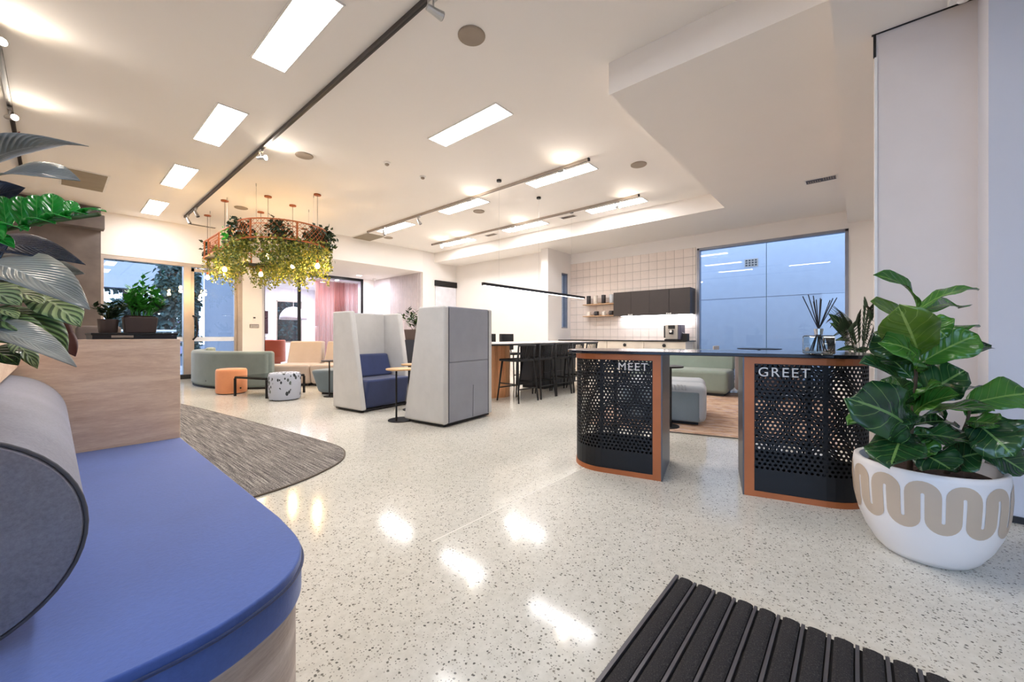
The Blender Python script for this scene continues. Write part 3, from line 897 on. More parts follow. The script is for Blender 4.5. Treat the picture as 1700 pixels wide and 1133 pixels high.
for sg, word in ((-1, 'MEET'), (1, 'GREET')):
    def mir(pts): return [(sg * x, y) for x, y in pts]
    prof = [(.246, 0)] + arc(.66, .25, .25, -90, 90, 18) + [(.246, .5)]
    body = thing('drum', None, None); body.parent = DESK; body.name = 'drum'
    del_ = body
    ring = mir(prof)
    def band(z0, z1, out, mat, name):
        pr = [(.246 - out * 0, -out)] + arc(.66, .25, .25 + out, -90, 90, 18) + [(.246, .5 + out)]
        b = MB().wallpath(mir(pr) if sg > 0 else list(reversed(mir(pr))), .012, z0, z1)
        return b.build(name, mat, body)
    band(0, .035, .006, M['copper'], 'bottom_band')
    band(.824, .866, .006, M['copper'], 'top_band')
    band(.035, .17, .001, M['perf'], 'kick_panel')
    MB().box(*sorted((sg * .246, sg * .300)), -.008, .02, 0, .866).build('corner_post', M['copper'], body)
    MB().box(*sorted((sg * .246, sg * .300)), .48, .508, 0, .866).build('corner_post', M['copper'], body)
    MB().box(*sorted((sg * .238, sg * .246)), -.008, .508, 0, .866).build('inner_side', M['sidegrey'], body)
    MB().prism(mir(prof) if sg > 0 else list(reversed(mir(prof))), .036, .045).build('base_plate', M['perf'], body)
    ps = MB(); cell_sheet(ps, [(sg * x, y) for x, y in [(.300, 0)] + arc(.66, .25, .25, -90, 90, 18) + [(.300, .5)]], .17, .824, .028, .0088)
    ps.build('perforated_panel', M['perf'], body, fix=False, solid=.0015)
    for (x, y) in ((.66, .02), (.90, .25), (.66, .48)):
        MB().box(sg * x - .012, sg * x + .012, y - .008, y + .008, .045, .866).build('strut', M['perf'], body)
    tc = bpy.data.curves.new('lettering', 'FONT'); tc.body = word; tc.size = .080 if sg > 0 else .078; tc.extrude = .002; tc.align_x = 'LEFT' if sg > 0 else 'RIGHT'; tc.space_character = 1.18
    to = bpy.data.objects.new('lettering', tc); COL.objects.link(to); to.parent = body
    bpy.context.view_layer.update()
    lme = bpy.data.meshes.new_from_object(to.evaluated_get(bpy.context.evaluated_depsgraph_get()))
    bpy.data.objects.remove(to); to = bpy.data.objects.new('lettering', lme); COL.objects.link(to); to.parent = body
    lme.materials.clear(); lme.materials.append(M['letters']); to.rotation_euler = (PI / 2, 0, 0); to.location = (sg * (.318 if sg > 0 else .33), -.011, .748 if sg > 0 else .752)
    tag(to, 'pale metal letters %s' % word)

# reed diffuser on the counter
rd = thing('reed_diffuser', 'square glass reed diffuser with black reeds standing on the black counter', 'reed diffuser', at(1359, 587.5, 2.30), math.radians(-50))
rd.location.z = .888
dg = glass('bottle_glass', (.86, .92, .93, 1), 1.2)
MB().box(-.058, .058, -.058, .058, .0005, .112).build('bottle', dg, rd, bevel=.014, seg=3)
MB().box(-.054, .054, -.054, .054, .008, .026).build('oil', glass('oil', (.92, .9, .86, 1), .5), rd)
MB().lathe([(.02, .1155), (.02, .135), (.023, .135), (.023, .15), (.017, .15)], 16).build('neck', M['steel'], rd)
for i in range(11):
    a = random.uniform(0, 6.28); q = (i - 5) / 5
    rx_ = q * .085 + random.uniform(-.008, .008); dp_ = random.uniform(-.03, .03)
    c50, s50 = math.cos(math.radians(-50 - 0)), math.sin(math.radians(-50))
    wx, wy = rx_ * SA + dp_ * CA, -rx_ * CA + dp_ * SA            # spread across, as seen from the entrance
    tx, ty = wx * c50 + wy * s50, -wx * s50 + wy * c50
    MB().tube([(-tx * .5, -ty * .5, .02), (0, 0, .145), (tx, ty, .315 + random.uniform(-.02, .03))], .0026, 5).build('reed', M['reed'], rd)

# ================================================================== BENCH, BOLSTER, RUG, DOOR MAT
seatpts = spline([(-.36, 2.725), (-.36, 1.2), (-.33, 1.02), (-.2, .93), (0, .895), (.17, .895), (.29, .935), (.37, .995), (.425, 1.10), (.443, 1.27), (.445, 1.48), (.445, 2.725)], 5)
bn = thing('banquette', 'oak banquette bench with a thick blue velvet seat curving at the near end', 'bench', (0, 2, 0))
def sh(pts, o=0.0): return [(x, y - 2) for x, y in pts]
ins = [(x * .985 - .003, y + (.012 if y < 1.3 else 0)) for x, y in seatpts]
MB().prism(sh(ins), 0, .358).build('base', M['oak_base'], bn)
sc_ = smooth_angle(MB().prism(sh(seatpts), .36, .455).build('seat_cushion', M['navy_seat'], bn, bevel=.022, seg=4), 60)
pp = [(x, y - 2, .434) for x, y in [(a * 1.004, b - (.003 if b < 1.2 else 0)) for a, b in seatpts[5:]]]
MB().tube(pp, .004, 6).build('piping', M['navy'], bn, smooth=True)
MB().box(-.385, -.362, -1.05, .73, 0, .86).build('back_panel', M['oak'], bn)
MB().box(-.46, .445, .728, .765, 0, .98).build('end_panel', M['oak'], bn, bevel=.002)
tr = MB().box(-.46, -.10, -1.1, .728, .862, .88).box(-.12, -.10, -1.1, .728, .88, .98).box(-.46, -.44, -1.1, .728, .88, .98).box(-.44, -.12, -1.1, -1.08, .88, .98).build('planter_trough', M['oak'], bn)
MB().box(-.44, -.12, -1.08, .728, .8805, .95).build('soil', M['soil'], tr)
bo = thing('bolster', 'thick grey woollen bolster cushion lying along the blue bench', 'cushion', (-.147, 1.1, .4555))
b_ = MB().lathe([(.001, .006), (.15, .002), (.182, .006), (.190, .02), (.190, 1.58), (.18, 1.60), (.001, 1.61)], 64, (0, 0, .190), axis='Y', cap=False).build('body', M['bolster'], bo)
smooth_angle(b_, 50)
MB().tube([(.189 * math.cos(t * PI / 24), .012, .190 + .189 * math.sin(t * PI / 24)) for t in range(48)], .0035, 6, closed=True).build('piping', M['booth_seam'], bo, smooth=True)

rugpts = spline([(.3, 2.76), (.84, 2.80), (1.05, 2.84), (1.25, 2.92), (1.48, 3.07), (1.62, 3.28), (1.665, 3.5), (1.645, 3.83), (1.56, 4.63), (1.42, 5.83), (1.2, 7.38), (.9, 8.6), (.2, 9.2)], 5) + [(-1.2, 9.2), (-1.2, 2.76)]
rg = thing('area_rug', 'grey striped rug with a rounded corner behind the bench', 'rug', (0, 5, 0))
MB().prism([(x, y - 5) for x, y in rugpts], .001, .011).build('pile', M['rug'], rg)
MB().tube([(x, y - 5, .007) for x, y in rugpts], .007, 6, closed=True).build('binding', M['rug_edge'], rg)

dm = thing('door_mat', 'black ribbed entrance mat with metal rails at the bottom right', 'mat', (1.67, .56, 0))
MB().box(-1.5, 0, -1.62, 0, .0005, .004).build('backing', M['matte_black'], dm)
MB().box(-1.5, .006, -.012, .0, .004, .017).build('edge_rail', M['mat_rail'], dm)
rib = None
for i in range(23):
    y = -.016 - i * .0695
    if rib is None:
        pr = [(-.052 + .0, .004), (-.052, .014), (-.045, .0175), (-.030, .0195), (-.012, .0185), (-.004, .014), (-.004, .004)]
        rb_ = MB()
        n = len(pr)
        rb_.add([(-1.5, a, b) for a, b in pr] + [(0, a, b) for a, b in pr], [tuple(range(n)), tuple(range(2 * n - 1, n - 1, -1))] + [(k, k + n, (k + 1) % n + n, (k + 1) % n) for k in range(n)])
        rib = rb_.build('carpet_strip', M['mat'], dm, loc=(0, y, 0))
        rl = MB().box(-1.5, .001, -.066, -.056, .004, .0155).box(-1.5, .001, -.0655, -.0565, .0155, .0165).build('rail', M['mat_rail'], dm, loc=(0, y, 0))
    else:
        for src in (rib, rl):
            o = src.copy(); COL.objects.link(o); o.parent = dm; o.location = (0, y, 0)

# ledge, pots and chair seen beyond the end panel
lg = thing('planter_ledge', 'low black cabinet ledge behind the oak end panel', 'cabinet', (.27, 3.1, 0))
MB().box(-.145, .174, -.29, .25, 0, 1.0).build('body', M['navy_lam'], lg)
MB().box(-.15, .178, -.30, .255, 1.0005, 1.012).build('top', M['black'], lg, bevel=.002)
MB().box(-.08, .0, -.302, -.2905, .988, .9995).build('label_strip', M['grille'], lg)
ac = thing('lounge_chair', 'dark grey rounded lounge chair far behind the bench by the cement wall', 'chair', (.42, 9.6, 0.011), math.radians(10))
MB().prism([(-.3, -.35), (.3, -.35), (.3, .3), (-.3, .3)], .16, .46).build('seat', M['greychair'], ac, bevel=.06, seg=4)
MB().prism([(-.27, -.42), (.27, -.42), (.25, -.30), (-.25, -.30)], .461, 1.14).build('backrest', M['greychair'], ac, bevel=.05, seg=4)
for sx in (-.24, .24):
    for sy in (-.3, .25):
        MB().tube([(sx, sy, 0), (sx * .95, sy * .95, .17)], .014).build('leg', M['black'], ac)

# ================================================================== HIGH-BACK BOOTHS
BW, BD, BT, BH = .855, .645, .40, 1.32
def booth():
    t = thing('booth_seat', '', 'booth', (0, 0, 0), 0, 'high-back booth seats')
    def wing(x0, x1):
        z0, z1 = .035, BH
        return MB().hexa([(x0, .0, z0), (x1, .0, z0), (x1, BD, z0), (x0, BD, z0)], [(x0, 0, z1), (x1, 0, z1), (x1, BT, z1), (x0, BT, z1)])
    for x0, x1 in ((0, .075), (BW - .075, BW)):
        smooth_angle(wing(x0, x1).build('wing', M['booth'], t, bevel=.022, seg=4), 60)
    MB().box(.076, BW - .076, .004, .075, .04, .699).build('lower_back', M['booth_back'], t, bevel=.008, seg=3)
    MB().box(.076, BW - .076, .004, .075, .701, BH - .003).build('upper_back', M['booth_back'], t, bevel=.012, seg=3)
    MB().box(.078, BW - .078, .0755, .095, .60, BH - .01).build('inner_back', M['booth'], t, bevel=.006)
    MB().tube([(.076, .003, .05), (.076, .003, BH - .02)], .004, 6).build('seam', M['booth_seam'], t)
    MB().tube([(BW - .076, .003, .05), (BW - .076, .003, BH - .02)], .004, 6).build('seam', M['booth_seam'], t)
    MB().tube([(.48, .002, .05), (.485, .002, .3), (.49, .002, .42)], .0022, 6).build('zip', M['booth_seam'], t)
    st = MB().hexa([(.08, .1, .04), (BW - .08, .1, .04), (BW - .08, BD - .07, .04), (.08, BD - .07, .04)], [(.08, .1, .42), (BW - .08, .1, .42), (BW - .08, BD + .02, .42), (.08, BD + .02, .42)]).build('seat', M['navy'], t, bevel=.03, seg=4)
    smooth_angle(st, 60)
    bk = MB().hexa([(.085, .1, .40), (BW - .085, .1, .40), (BW - .085, .30, .43), (.085, .30, .43)], [(.085, .1, .735), (BW - .085, .1, .735), (BW - .085, .19, .735), (.085, .19, .735)]).build('back_cushion', M['navy'], t, bevel=.03, seg=4)
    smooth_angle(bk, 60)
    MB().box(.03, BW - .03, .03, BD - .06, .012, .034).build('plinth', M['matte_black'], t)
    for x in (.08, BW - .08):
        for y in (.08, BD - .1):
            MB().lathe([(.018, 0), (.018, .012)], 10, (x, y, 0)).build('glide', M['matte_black'], t)
    return t
B1 = booth(); ar = math.radians(6.9)
place(B1, True, (2.74, 3.33, 0), ar, 'nearer high-back booth seat turned away, grey back panels towards us')
place(B1, False, (3.335, 5.48, 0), ar + PI, 'farther high-back booth seat open towards us with navy seat')
def c_table(name, loc, rz, label, h=.61, r=.2, top='tabletop_wood', off=.16):
    t = thing(name, label, 'side table', loc, rz, None)
    MB().lathe([(r * .97, h - .018), (r, h - .012), (r, h - .003), (r * .98, h)], 40, (off, 0, 0)).build('table_top', M[top], t)
    MB().tube([(0, 0, .008), (0, 0, h - .018)], .011, 10).build('pole', M['black'], t)
    MB().prism(stadium(-.06, off + .16, -.14, .14), .0, .008).build('base', M['black'], t)
    return t
c_table('side_table', (2.60, 4.02, 0), ar + .3, 'blond wood round side table in front of the nearer booth', r=.17, off=.09)
c_table('side_table', (3.10, 4.50, 0), ar, 'blond wood round side table between the two booths', r=.17, off=.09, h=.615)

# ================================================================== LEFT LOUNGE
so = thing('curved_sofa', 'curved sage green sofa with its back towards us near the doors', 'sofa', (2.4, 9.4, 0))
bp = spline([(2.25, 11.05), (1.95, 10.65), (1.82, 10.05), (1.86, 9.45), (2.05, 8.85), (2.34, 8.46), (2.66, 8.22)], 5)
bl = [(x - 2.4, y - 9.4) for x, y in bp]
smooth_angle(MB().wallpath(bl, .22, .03, .70).build('backrest', M['sage'], so, bevel=.06, seg=4), 60)
seatpoly = bl[2:-1]
n_ = len(seatpoly); inner = []
for i in range(n_):
    a = Vector(seatpoly[max(i - 1, 0)]); b = Vector(seatpoly[min(i + 1, n_ - 1)]); d = (b - a).normalized(); nr = Vector((-d.y, d.x))
    inner.append(tuple(Vector(seatpoly[i]) + nr * .23))
smooth_angle(MB().wallpath(inner, .55, .03, .42).build('seat', M['sage'], so, bevel=.05, seg=4), 60)
smooth_angle(MB().wallpath(inner[1:9], .12, .421, .74).build('back_cushion', M['sage_light'], so, bevel=.04, seg=4), 60)
MB().wallpath([(x * .97, y * .97) for x, y in bl[1:-1]], .5, .0, .028).build('plinth', M['matte_black'], so)
MB().lathe([(.016, 0), (.016, .006)], 12, (-.565, -.36, .16), axis='X').build('button', M['black'], so)

def ottoman(name, loc, r, h, mat, label, ry=1.0, badge=False):
    t = thing(name, label, 'ottoman', loc)
    o = MB().lathe([(r * .90, .012), (r * .97, .02), (r, .05), (r, h - .06), (r * .985, h - .025), (r * .93, h - .005), (r * .8, h), (.001, h + .002)], 48, cap=True).build('upholstery', mat, t)
    o.scale = (1, ry, 1); smooth_angle(o, 50)
    MB().lathe([(r * .86, 0), (r * .86, .012)], 32).build('plinth', M['matte_black'], t)
    if badge:
        d = Vector((.35, -1, 0)).normalized()
        MB().tube([d * (r - .004) + Vector((0, 0, .1)), d * (r + .004) + Vector((0, 0, .1))], .014, 12).build('button', M['black'], t)
    return t
ottoman('ottoman', (2.02, 8.16, 0), .228, .425, M['orange'], 'round orange ottoman in front of the green sofa', badge=True)
ottoman('ottoman', (2.37, 6.75, 0), .225, .42, M['print'], 'round pale ottoman printed with dark leaves')
ct = thing('coffee_table', 'low black metal coffee table with a glass top between the ottomans', 'coffee table', (2.085, 7.38, 0), math.radians(-69.8))
lx = .362
MB().box(-lx, lx, 0, .70, .318, .326).build('table_top', glass('smoked_glass', (.35, .37, .38, 1), 1.2), ct)
MB().box(-lx, lx, -.012, .012, .292, .317).box(-lx, lx, .688, .712, .292, .317).box(-lx - .012, -lx + .012, .012, .688, .292, .317).box(lx - .012, lx + .012, .012, .688, .292, .317).build('frame', M['black'], ct)
for x in (-lx, lx):
    for y in (0, .70):
        MB().box(x - .014, x + .014, y - .014, y + .014, 0, .291).build('leg', M['black'], ct)
bs_ = thing('modular_sofa', 'beige two-part modular sofa behind the leaf-print ottoman', 'sofa', (3.14, 8.22, 0), math.atan2(-.52, .46))
for i, (x0, x1, rz_) in enumerate(((-.50, .20, .04), (.22, .95, -.05))):
    m_ = thing('module', None, None); m_.parent = bs_; m_.rotation_euler = (0, 0, rz_)
    s1 = MB().hexa([(x0, .02, .05), (x1, .02, .05), (x1, .75, .05), (x0, .75, .05)], [(x0, -.04, .43), (x1, -.04, .43), (x1, .75, .43), (x0, .75, .43)]).build('seat', M['beige'], m_, bevel=.05, seg=4)
    b1 = MB().hexa([(x0, .52, .40), (x1, .52, .40), (x1, .74, .40), (x0, .74, .40)], [(x0 + .02, .64, .875), (x1 - .02, .64, .875), (x1 - .02, .80, .875), (x0 + .02, .80, .875)]).build('backrest', M['beige'], m_, bevel=.03, seg=4)
    smooth_angle(s1, 60); smooth_angle(b1, 60)
    MB().box(x0 + .05, x1 - .05, .08, .7, 0, .05).build('plinth', M['matte_black'], m_)
go = thing('tapered_stool', 'tapered blue-grey upholstered stool partly behind the farther booth', 'ottoman', (3.22, 6.75, 0), .5)
smooth_angle(MB().hexa([(-.2, -.22, .03), (.3, -.22, .03), (.3, .25, .03), (-.2, .25, .03)], [(-.3, -.3, .42), (.38, -.3, .42), (.38, .32, .42), (-.3, .32, .42)]).build('upholstery', M['bluegrey'], go, bevel=.05, seg=4), 60)
MB().box(-.16, .26, -.18, .2, 0, .03).build('plinth', M['matte_black'], go)
t_ = c_table('side_table', (2.93, 6.45, 0), .4, 'small black round side table beside the blue-grey stool', .595, .15, 'black', .04)
# wall controls by the doors
th_ = thing('thermostat', 'small white thermostat on the wall right of the doors', 'thermostat', (3.36, 11.61, 1.36))
MB().box(-.035, .035, -.02, -.001, 0, .12).build('case', M['white'], th_, bevel=.004)
MB().box(-.025, .025, -.0215, -.0205, .07, .105).build('display', M['charcoal'], th_)
kp = thing('switch_plate', 'grey ten-button switch plate under the thermostat', 'switch', (3.36, 11.61, 1.19))
MB().box(-.10, .10, -.012, -.001, 0, .09).build('plate', M['charcoal'], kp)
for i in range(5):
    for j in range(2):
        MB().box(-.088 + i * .037, -.062 + i * .037, -.018, -.0125, .012 + j * .037, .038 + j * .037).build('button', M['white'], kp)

# ================================================================== MEETING ROOM CONTENTS
tv = thing('wall_screen', 'dark wall screen inside the meeting room', 'screen', (4.93, 16.5, 1.3))
MB().box(-.28, .28, -.06, -.001, -.24, .6).build('bezel', M['matte_black'], tv)
MB().box(-.26, .26, -.065, -.0605, -.22, .58).build('display', M['screen'], tv)
MB().box(-.25, .25, -.12, -.001, -.36, -.30).build('shelf', M['white'], tv)
dl = thing('dome_pendant', 'large white translucent dome pendant lamp in the meeting room', 'pendant lamp', (5.29, 14.3, 1.53))
MB().lathe([(.415, 0), (.405, .08), (.37, .19), (.30, .30), (.2, .38), (.06, .42)], 40, cap=False).build('shade', plain('ribbed_shade', S(206, 202, 214), .6), dl, smooth=True, solid=.006)
for k in range(40):
    a = 2 * PI * k / 40
    MB().tube([(.418 * math.cos(a), .418 * math.sin(a), 0), (.373 * math.cos(a), .373 * math.sin(a), .19), (.203 * math.cos(a), .203 * math.sin(a), .38)], .004, 5).build('rib', M['white'], dl)
MB().tube([(0, 0, .42), (0, 0, 1.27)], .006).build('cord', M['white'], dl)
for x, y, lb in ((4.45, 14.6, 'round downlight in the meeting room, left'), (5.95, 13.6, 'round downlight in the meeting room, nearest the curtain'), (5.9, 15.4, 'round downlight in the meeting room, by the back window'), (5.2, 13.1, 'round downlight in the meeting room just behind the glass')):
    t = thing('downlight', lb, 'downlight', (x, y, 2.8))
    MB().lathe([(.10, -.001), (.10, -.008)], 24).build('ring', M['white'], t)
    MB().lathe([(.085, -.0081), (.085, -.01)], 24).build('lens', M['downlight'], t)
    ld = bpy.data.lights.new('downlamp', 'AREA'); ld.shape = 'DISK'; ld.size = .16; ld.energy = 12; ld.color = (1, .95, .97)
    lo = bpy.data.objects.new('downlamp', ld); COL.objects.link(lo); lo.parent = t; lo.location = (0, 0, -.015)
cu = thing('sheer_curtain', 'pink sheer curtain hanging behind the glass partition', 'curtain', (5.4, 12.85, 0))
cp = []
for i in range(150):
    x = i * .0095
    cp.append((x, .04 * math.sin(i * .9) + .02 * math.sin(i * .37)))
MB().wallpath(cp, .002, .03, 2.74).build('fabric', M['sheer'], cu, smooth=True)
c2_ = []
for i in range(40): c2_.append((.62 + i * .0095, .07 + .03 * math.sin(i * 1.3)))
MB().wallpath(c2_, .002, .03, 2.74).build('fabric', M['sheer'], cu, smooth=True)
MB().tube([(-.05, .02, 2.76), (1.42, .02, 2.76)], .012).build('rod', M['alu'], cu)
mc = thing('tub_chair', 'terracotta chair behind the glass partition, left of the beige sofa', 'chair', (4.25, 13.3, 0), .4)
smooth_angle(MB().prism(stadium(-.3, .3, -.28, .28), .12, .45).build('seat', M['terracotta'], mc, bevel=.04, seg=3), 60)
smooth_angle(MB().wallpath(arc(0, 0, .34, 30, 330, 20), -.08, .2, .86).build('backrest', M['terracotta'], mc, bevel=.03, seg=3), 60)
for a in (.8, 2.4, 3.9, 5.5):
    MB().tube([(.25 * math.cos(a), .25 * math.sin(a), 0), (.2 * math.cos(a), .2 * math.sin(a), .13)], .015).build('leg', M['black'], mc)
mt = thing('meeting_table', 'white table inside the meeting room under the dome lamp', 'table', (5.3, 14.3, 0))
MB().prism(stadium(-.9, .9, -.5, .5), .71, .74).build('table_top', M['white'], mt)
for x in (-.5, .5):
    MB().lathe([(.25, 0), (.25, .015), (.04, .03), (.04, .71)], 20, (x, 0, 0)).build('leg', M['black'], mt)

# ================================================================== BAR TABLE AND STOOLS
bt_ = thing('bar_table', 'long white topped bar table with a rounded copper end and black drawers', 'table', (5.6, 4.4, 0))
top = [(-1.15, -.55)] + [(1.45, -.55), (1.45, .55), (-1.15, .55)] + arc(-1.15, 0, .55, 90, 270, 16)[1:-1]
MB().prism(top, .848, .868).build('underside', M['black'], bt_)
MB().prism(top, .8685, .882).build('table_top', M['stone'], bt_, bevel=.002)
smooth_angle(MB().prism(stadium(-1.12, -.52, -.13, .5), .0, .847).build('copper_end', M['copper_shine'], bt_), 40)
fl_ = MB()
for k in range(30):
    a = math.radians(90 + k * 6); fl_.tube([(-.805 + .318 * math.cos(a), .185 + .318 * math.sin(a), .01), (-.805 + .318 * math.cos(a), .185 + .318 * math.sin(a), .84)], .006, 5)
tag(fl_.build('copper_fluting', M['copper_shine'], bt_), kind='stuff')
cab = MB().box(.3, 1.4, -.05, .5, .06, .847).build('drawer_unit', M['navy_lam'], bt_)
for j in range(3):
    for i in range(2):
        f = MB().box(.31 + i * .545, .845 + i * .545, -.07, -.051, .08 + j * .25, .315 + j * .25).build('drawer_front', M['navy_lam'], cab, bevel=.003)
MB().box(.35, 1.35, -.02, .48, 0, .06).build('plinth', M['matte_black'], bt_)
def stool():
    t = thing('bar_stool', '', 'bar stool', (0, 0, 0), 0, 'black spindle-back bar stools')
    smooth_angle(MB().prism([(-.19, -.19), (.19, -.19), (.21, .0), (.2, .2), (-.2, .2), (-.21, 0)], .605, .64).build('seat', M['matte_black'], t, bevel=.012, seg=3), 60)
    for sx in (-1, 1):
        MB().tube([(sx * .215, -.235, 0), (sx * .175, -.175, .61), (sx * .185, -.205, .855)], [.013, .018, .013], 8).build('rear_leg', M['matte_black'], t, smooth=True)
        MB().tube([(sx * .21, .225, 0), (sx * .165, .16, .605)], [.012, .017], 8).build('leg', M['matte_black'], t, smooth=True)
        MB().tube([(sx * .2, -.21, .27), (sx * .19, .195, .27)], .009, 6).build('stretcher', M['matte_black'], t)
    MB().tube([(-.202, -.215, .2), (.202, -.215, .2)], .010, 6).build('stretcher', M['matte_black'], t)
    MB().tube([(-.195, .2, .2), (.195, .2, .2)], .010, 6).build('footrest', M['matte_black'], t)
    MB().tube([(-.187, -.205, .845), (-.1, -.235, .85), (0, -.245, .852), (.1, -.235, .85), (.187, -.205, .845)], .014, 8).build('top_rail', M['matte_black'], t, smooth=True)
    for k in range(6):
        x = -.125 + k * .05
        MB().tube([(x * .8, -.17, .635), (x, -.24 + abs(x) * .15, .848)], .006, 6).build('spindle', M['matte_black'], t)
    return t
S0 = stool()
nm = ['nearest the booths', 'second from the booths', 'third from the booths', 'fourth from the booths', 'farthest from the booths']
for i, x in enumerate((4.67, 5.155, 5.625, 6.11, 6.60)):
    place(S0, i == 0, (x, 3.935, 0), (-.06, .05, -.03, .04, 0)[i], 'black spindle-back bar stool on the near side of the bar, ' + nm[i])
def shell_stool(x, y, rz, lb):
    t = thing('shell_stool', lb, 'bar stool', (x, y, 0), rz, 'round-backed bar stools behind the bar')
    smooth_angle(MB().prism(stadium(-.21, .21, -.2, .2), .61, .65).build('seat', M['matte_black'], t, bevel=.01), 60)
    smooth_angle(MB().wallpath(arc(0, .02, .23, 20, 160, 14), .025, .70, 1.03).build('backrest', M['matte_black'], t, bevel=.012, seg=3), 60)
    for sx in (-1, 1):
        MB().tube([(sx * .2, .14, .6), (sx * .2, .17, .75)], .012).build('back_post', M['matte_black'], t)
        for sy in (-1, 1):
            MB().tube([(sx * .21, sy * .21, 0), (sx * .15, sy * .15, .61)], .013).build('leg', M['matte_black'], t)
    MB().tube([(-.19, -.19, .22), (.19, -.19, .22)], .009).build('footrest', M['matte_black'], t)
shell_stool(6.05, 5.25, .1, 'round-backed black stool on the far side of the bar, showing above the top')
shell_stool(5.45, 5.25, -.1, 'round-backed black stool on the far side of the bar, half behind the booth')
lp = thing('linear_pendant', 'long thin black linear pendant light above the bar table', 'pendant lamp', (5.9, 4.39, 1.78))
MB().box(-1.53, 1.53, -.02, .02, 0, .045).build('bar', M['black'], lp)
MB().box(-1.5, 1.5, -.014, .014, -.003, -.0003).build('diffuser', emit('linear_led', (1, .93, .85, 1), 5), lp)
for x in (-1.15, -.08, 1.03):
    MB().tube([(x, 0, .045), (x, 0, HC - 1.78 - .03)], .0012, 5).build('wire', M['steel'], lp)
    MB().lathe([(.04, HC - 1.78 - .03), (.04, HC - 1.78 - .001)], 20, (x, 0, 0)).build('ceiling_rose', M['black'], lp)

# ================================================================== KITCHEN
kc = thing('kitchen_benchtop', 'thin black kitchen worktop along the tiled wall', 'worktop', (9.04, 4.3, .866))
MB().box(-.31, .295, -1.62, 1.64, 0, .016).build('slab', M['black'], kc)
unames = ['base cabinet with round black knob under the coffee machine', 'base cabinet with round black knob under the middle of the worktop', 'base cabinet nearest the pier, half behind the bar']
for i, (y0, y1) in enumerate(((2.72, 3.63), (3.635, 4.545), (4.55, 5.93))):
    u = thing('base_cabinet', 'cream ' + unames[i], 'cabinet', (9.04, y0, 0), 0, 'cream kitchen base cabinets')
    W_ = y1 - y0
    MB().box(-.26, .295, .002, W_ - .002, .08, .865).build('carcass', M['cream'], u)
    MB().box(-.22, .29, .01, W_ - .01, 0, .08).build('plinth', M['charcoal'], u)
    d_ = MB().box(-.283, -.262, .004, W_ - .004, .085, .86).build('door', M['cream'], u, bevel=.002)
    MB().lathe([(.033, -.302), (.038, -.298), (.038, -.284)], 20, (0, W_ * .5, .775), axis='X').build('knob', M['matte_black'], d_)
uc = thing('wall_cabinet', 'dark charcoal four-door wall cabinet above the worktop', 'cabinet', (9.16, 3.595, 1.47))
MB().box(-.16, .175, -.895, .895, 0, .57).build('carcass', M['charcoal'], uc)
for i in range(4):
    y0 = -.893 + i * .4475
    d_ = MB().box(-.18, -.161, y0, y0 + .4435, -.008, .57).build('door', M['charcoal'], uc, bevel=.0015)
for y in (-.44, .46):
    for k in range(3):
        MB().box(-.183, -.1805, y - .055 + k * .04, y - .025 + k * .04, .005, .032 - .006 * (k % 2)).build('door_mark', M['white'], uc)
MB().box(.05, .08, -.87, .8, -.008, -.001).build('led_strip', M['led'], uc)
ld = bpy.data.lights.new('cabinet_led', 'AREA'); ld.shape = 'RECTANGLE'; ld.size = .03; ld.size_y = 1.7; ld.energy = 2.6; ld.color = (.93, .93, 1)
lo = bpy.data.objects.new('cabinet_led', ld); COL.objects.link(lo); lo.parent = uc; lo.location = (.065, -.03, -.011)
sv = thing('wall_shelf', 'two-tier pale plywood wall shelf left of the charcoal cabinet', 'shelf', (9.22, 4.96, 1.47))
for z in (0.012, .315):
    MB().box(-.11, .115, -.44, .47, z, z + .024).build('board', M['shelfwood'], sv)
MB().box(-.11, .115, -.455, -.441, 0, .56).build('side_panel', M['shelfwood'], sv)
MB().box(.10, .118, -.44, .47, .0365, .07).build('back_rail', M['shelfwood'], sv)
MB().box(.10, .118, -.44, .47, .3395, .375).build('back_rail', M['shelfwood'], sv)
def canister(y, z, r, h, mat, lb, grp):
    t = thing('canister' if h > .12 else 'mug', lb, 'canister' if h > .12 else 'mug', (9.2, y, z), 0, grp)
    smooth_angle(MB().lathe([(r * .96, 0), (r, .006), (r, h * .86), (r * .98, h * .87)], 20).build('body', mat, t), 50)
    if h > .12:
        MB().lathe([(r * 1.02, h * .871), (r * 1.02, h - .004), (r * .98, h), (.001, h)], 20, cap=False).build('lid', mat, t)
    else:
        MB().lathe([(r * .99, h * .871), (r * .99, h), (r * .9, h), (r * .88, h * .6)], 20, cap=False).build('rim', mat, t)
        MB().tube([(0, r * .95, h * .25), (0, r + .03, h * .35), (0, r + .03, h * .65), (0, r * .95, h * .8)], .006, 6).build('handle', mat, t)
wc, dc, gc = plain('cream_ceramic', S(226, 214, 200), .4), plain('dark_ceramic', S(44, 36, 36), .4), plain('grey_ceramic', S(196, 198, 200), .4)
for y, m_, lb in ((5.30, dc, 'dark canister at the left of the upper shelf'), (5.10, wc, 'cream canister second on the upper shelf'), (4.87, dc, 'dark canister third on the upper shelf'), (4.65, gc, 'pale grey canister at the right of the upper shelf')):
    canister(y, 1.8095, .055, .22, m_, lb, 'canisters on the upper shelf')
for y, m_, lb in ((5.30, wc, 'cream mug at the left of the lower shelf'), (5.07, dc, 'dark mug second on the lower shelf'), (4.86, wc, 'cream mug third on the lower shelf'), (4.65, dc, 'dark mug at the right of the lower shelf')):
    canister(y, 1.5065, .06, .11, m_, lb, 'mugs on the lower shelf')
cm = thing('coffee_machine', 'silver and black coffee machine on the kitchen worktop', 'coffee machine', (9.02, 3.07, .8825))
MB().box(-.16, .17, -.15, .12, .03, .35).build('body', plain('machine_silver', S(196, 188, 178), .35, .4), cm, bevel=.012, seg=3)
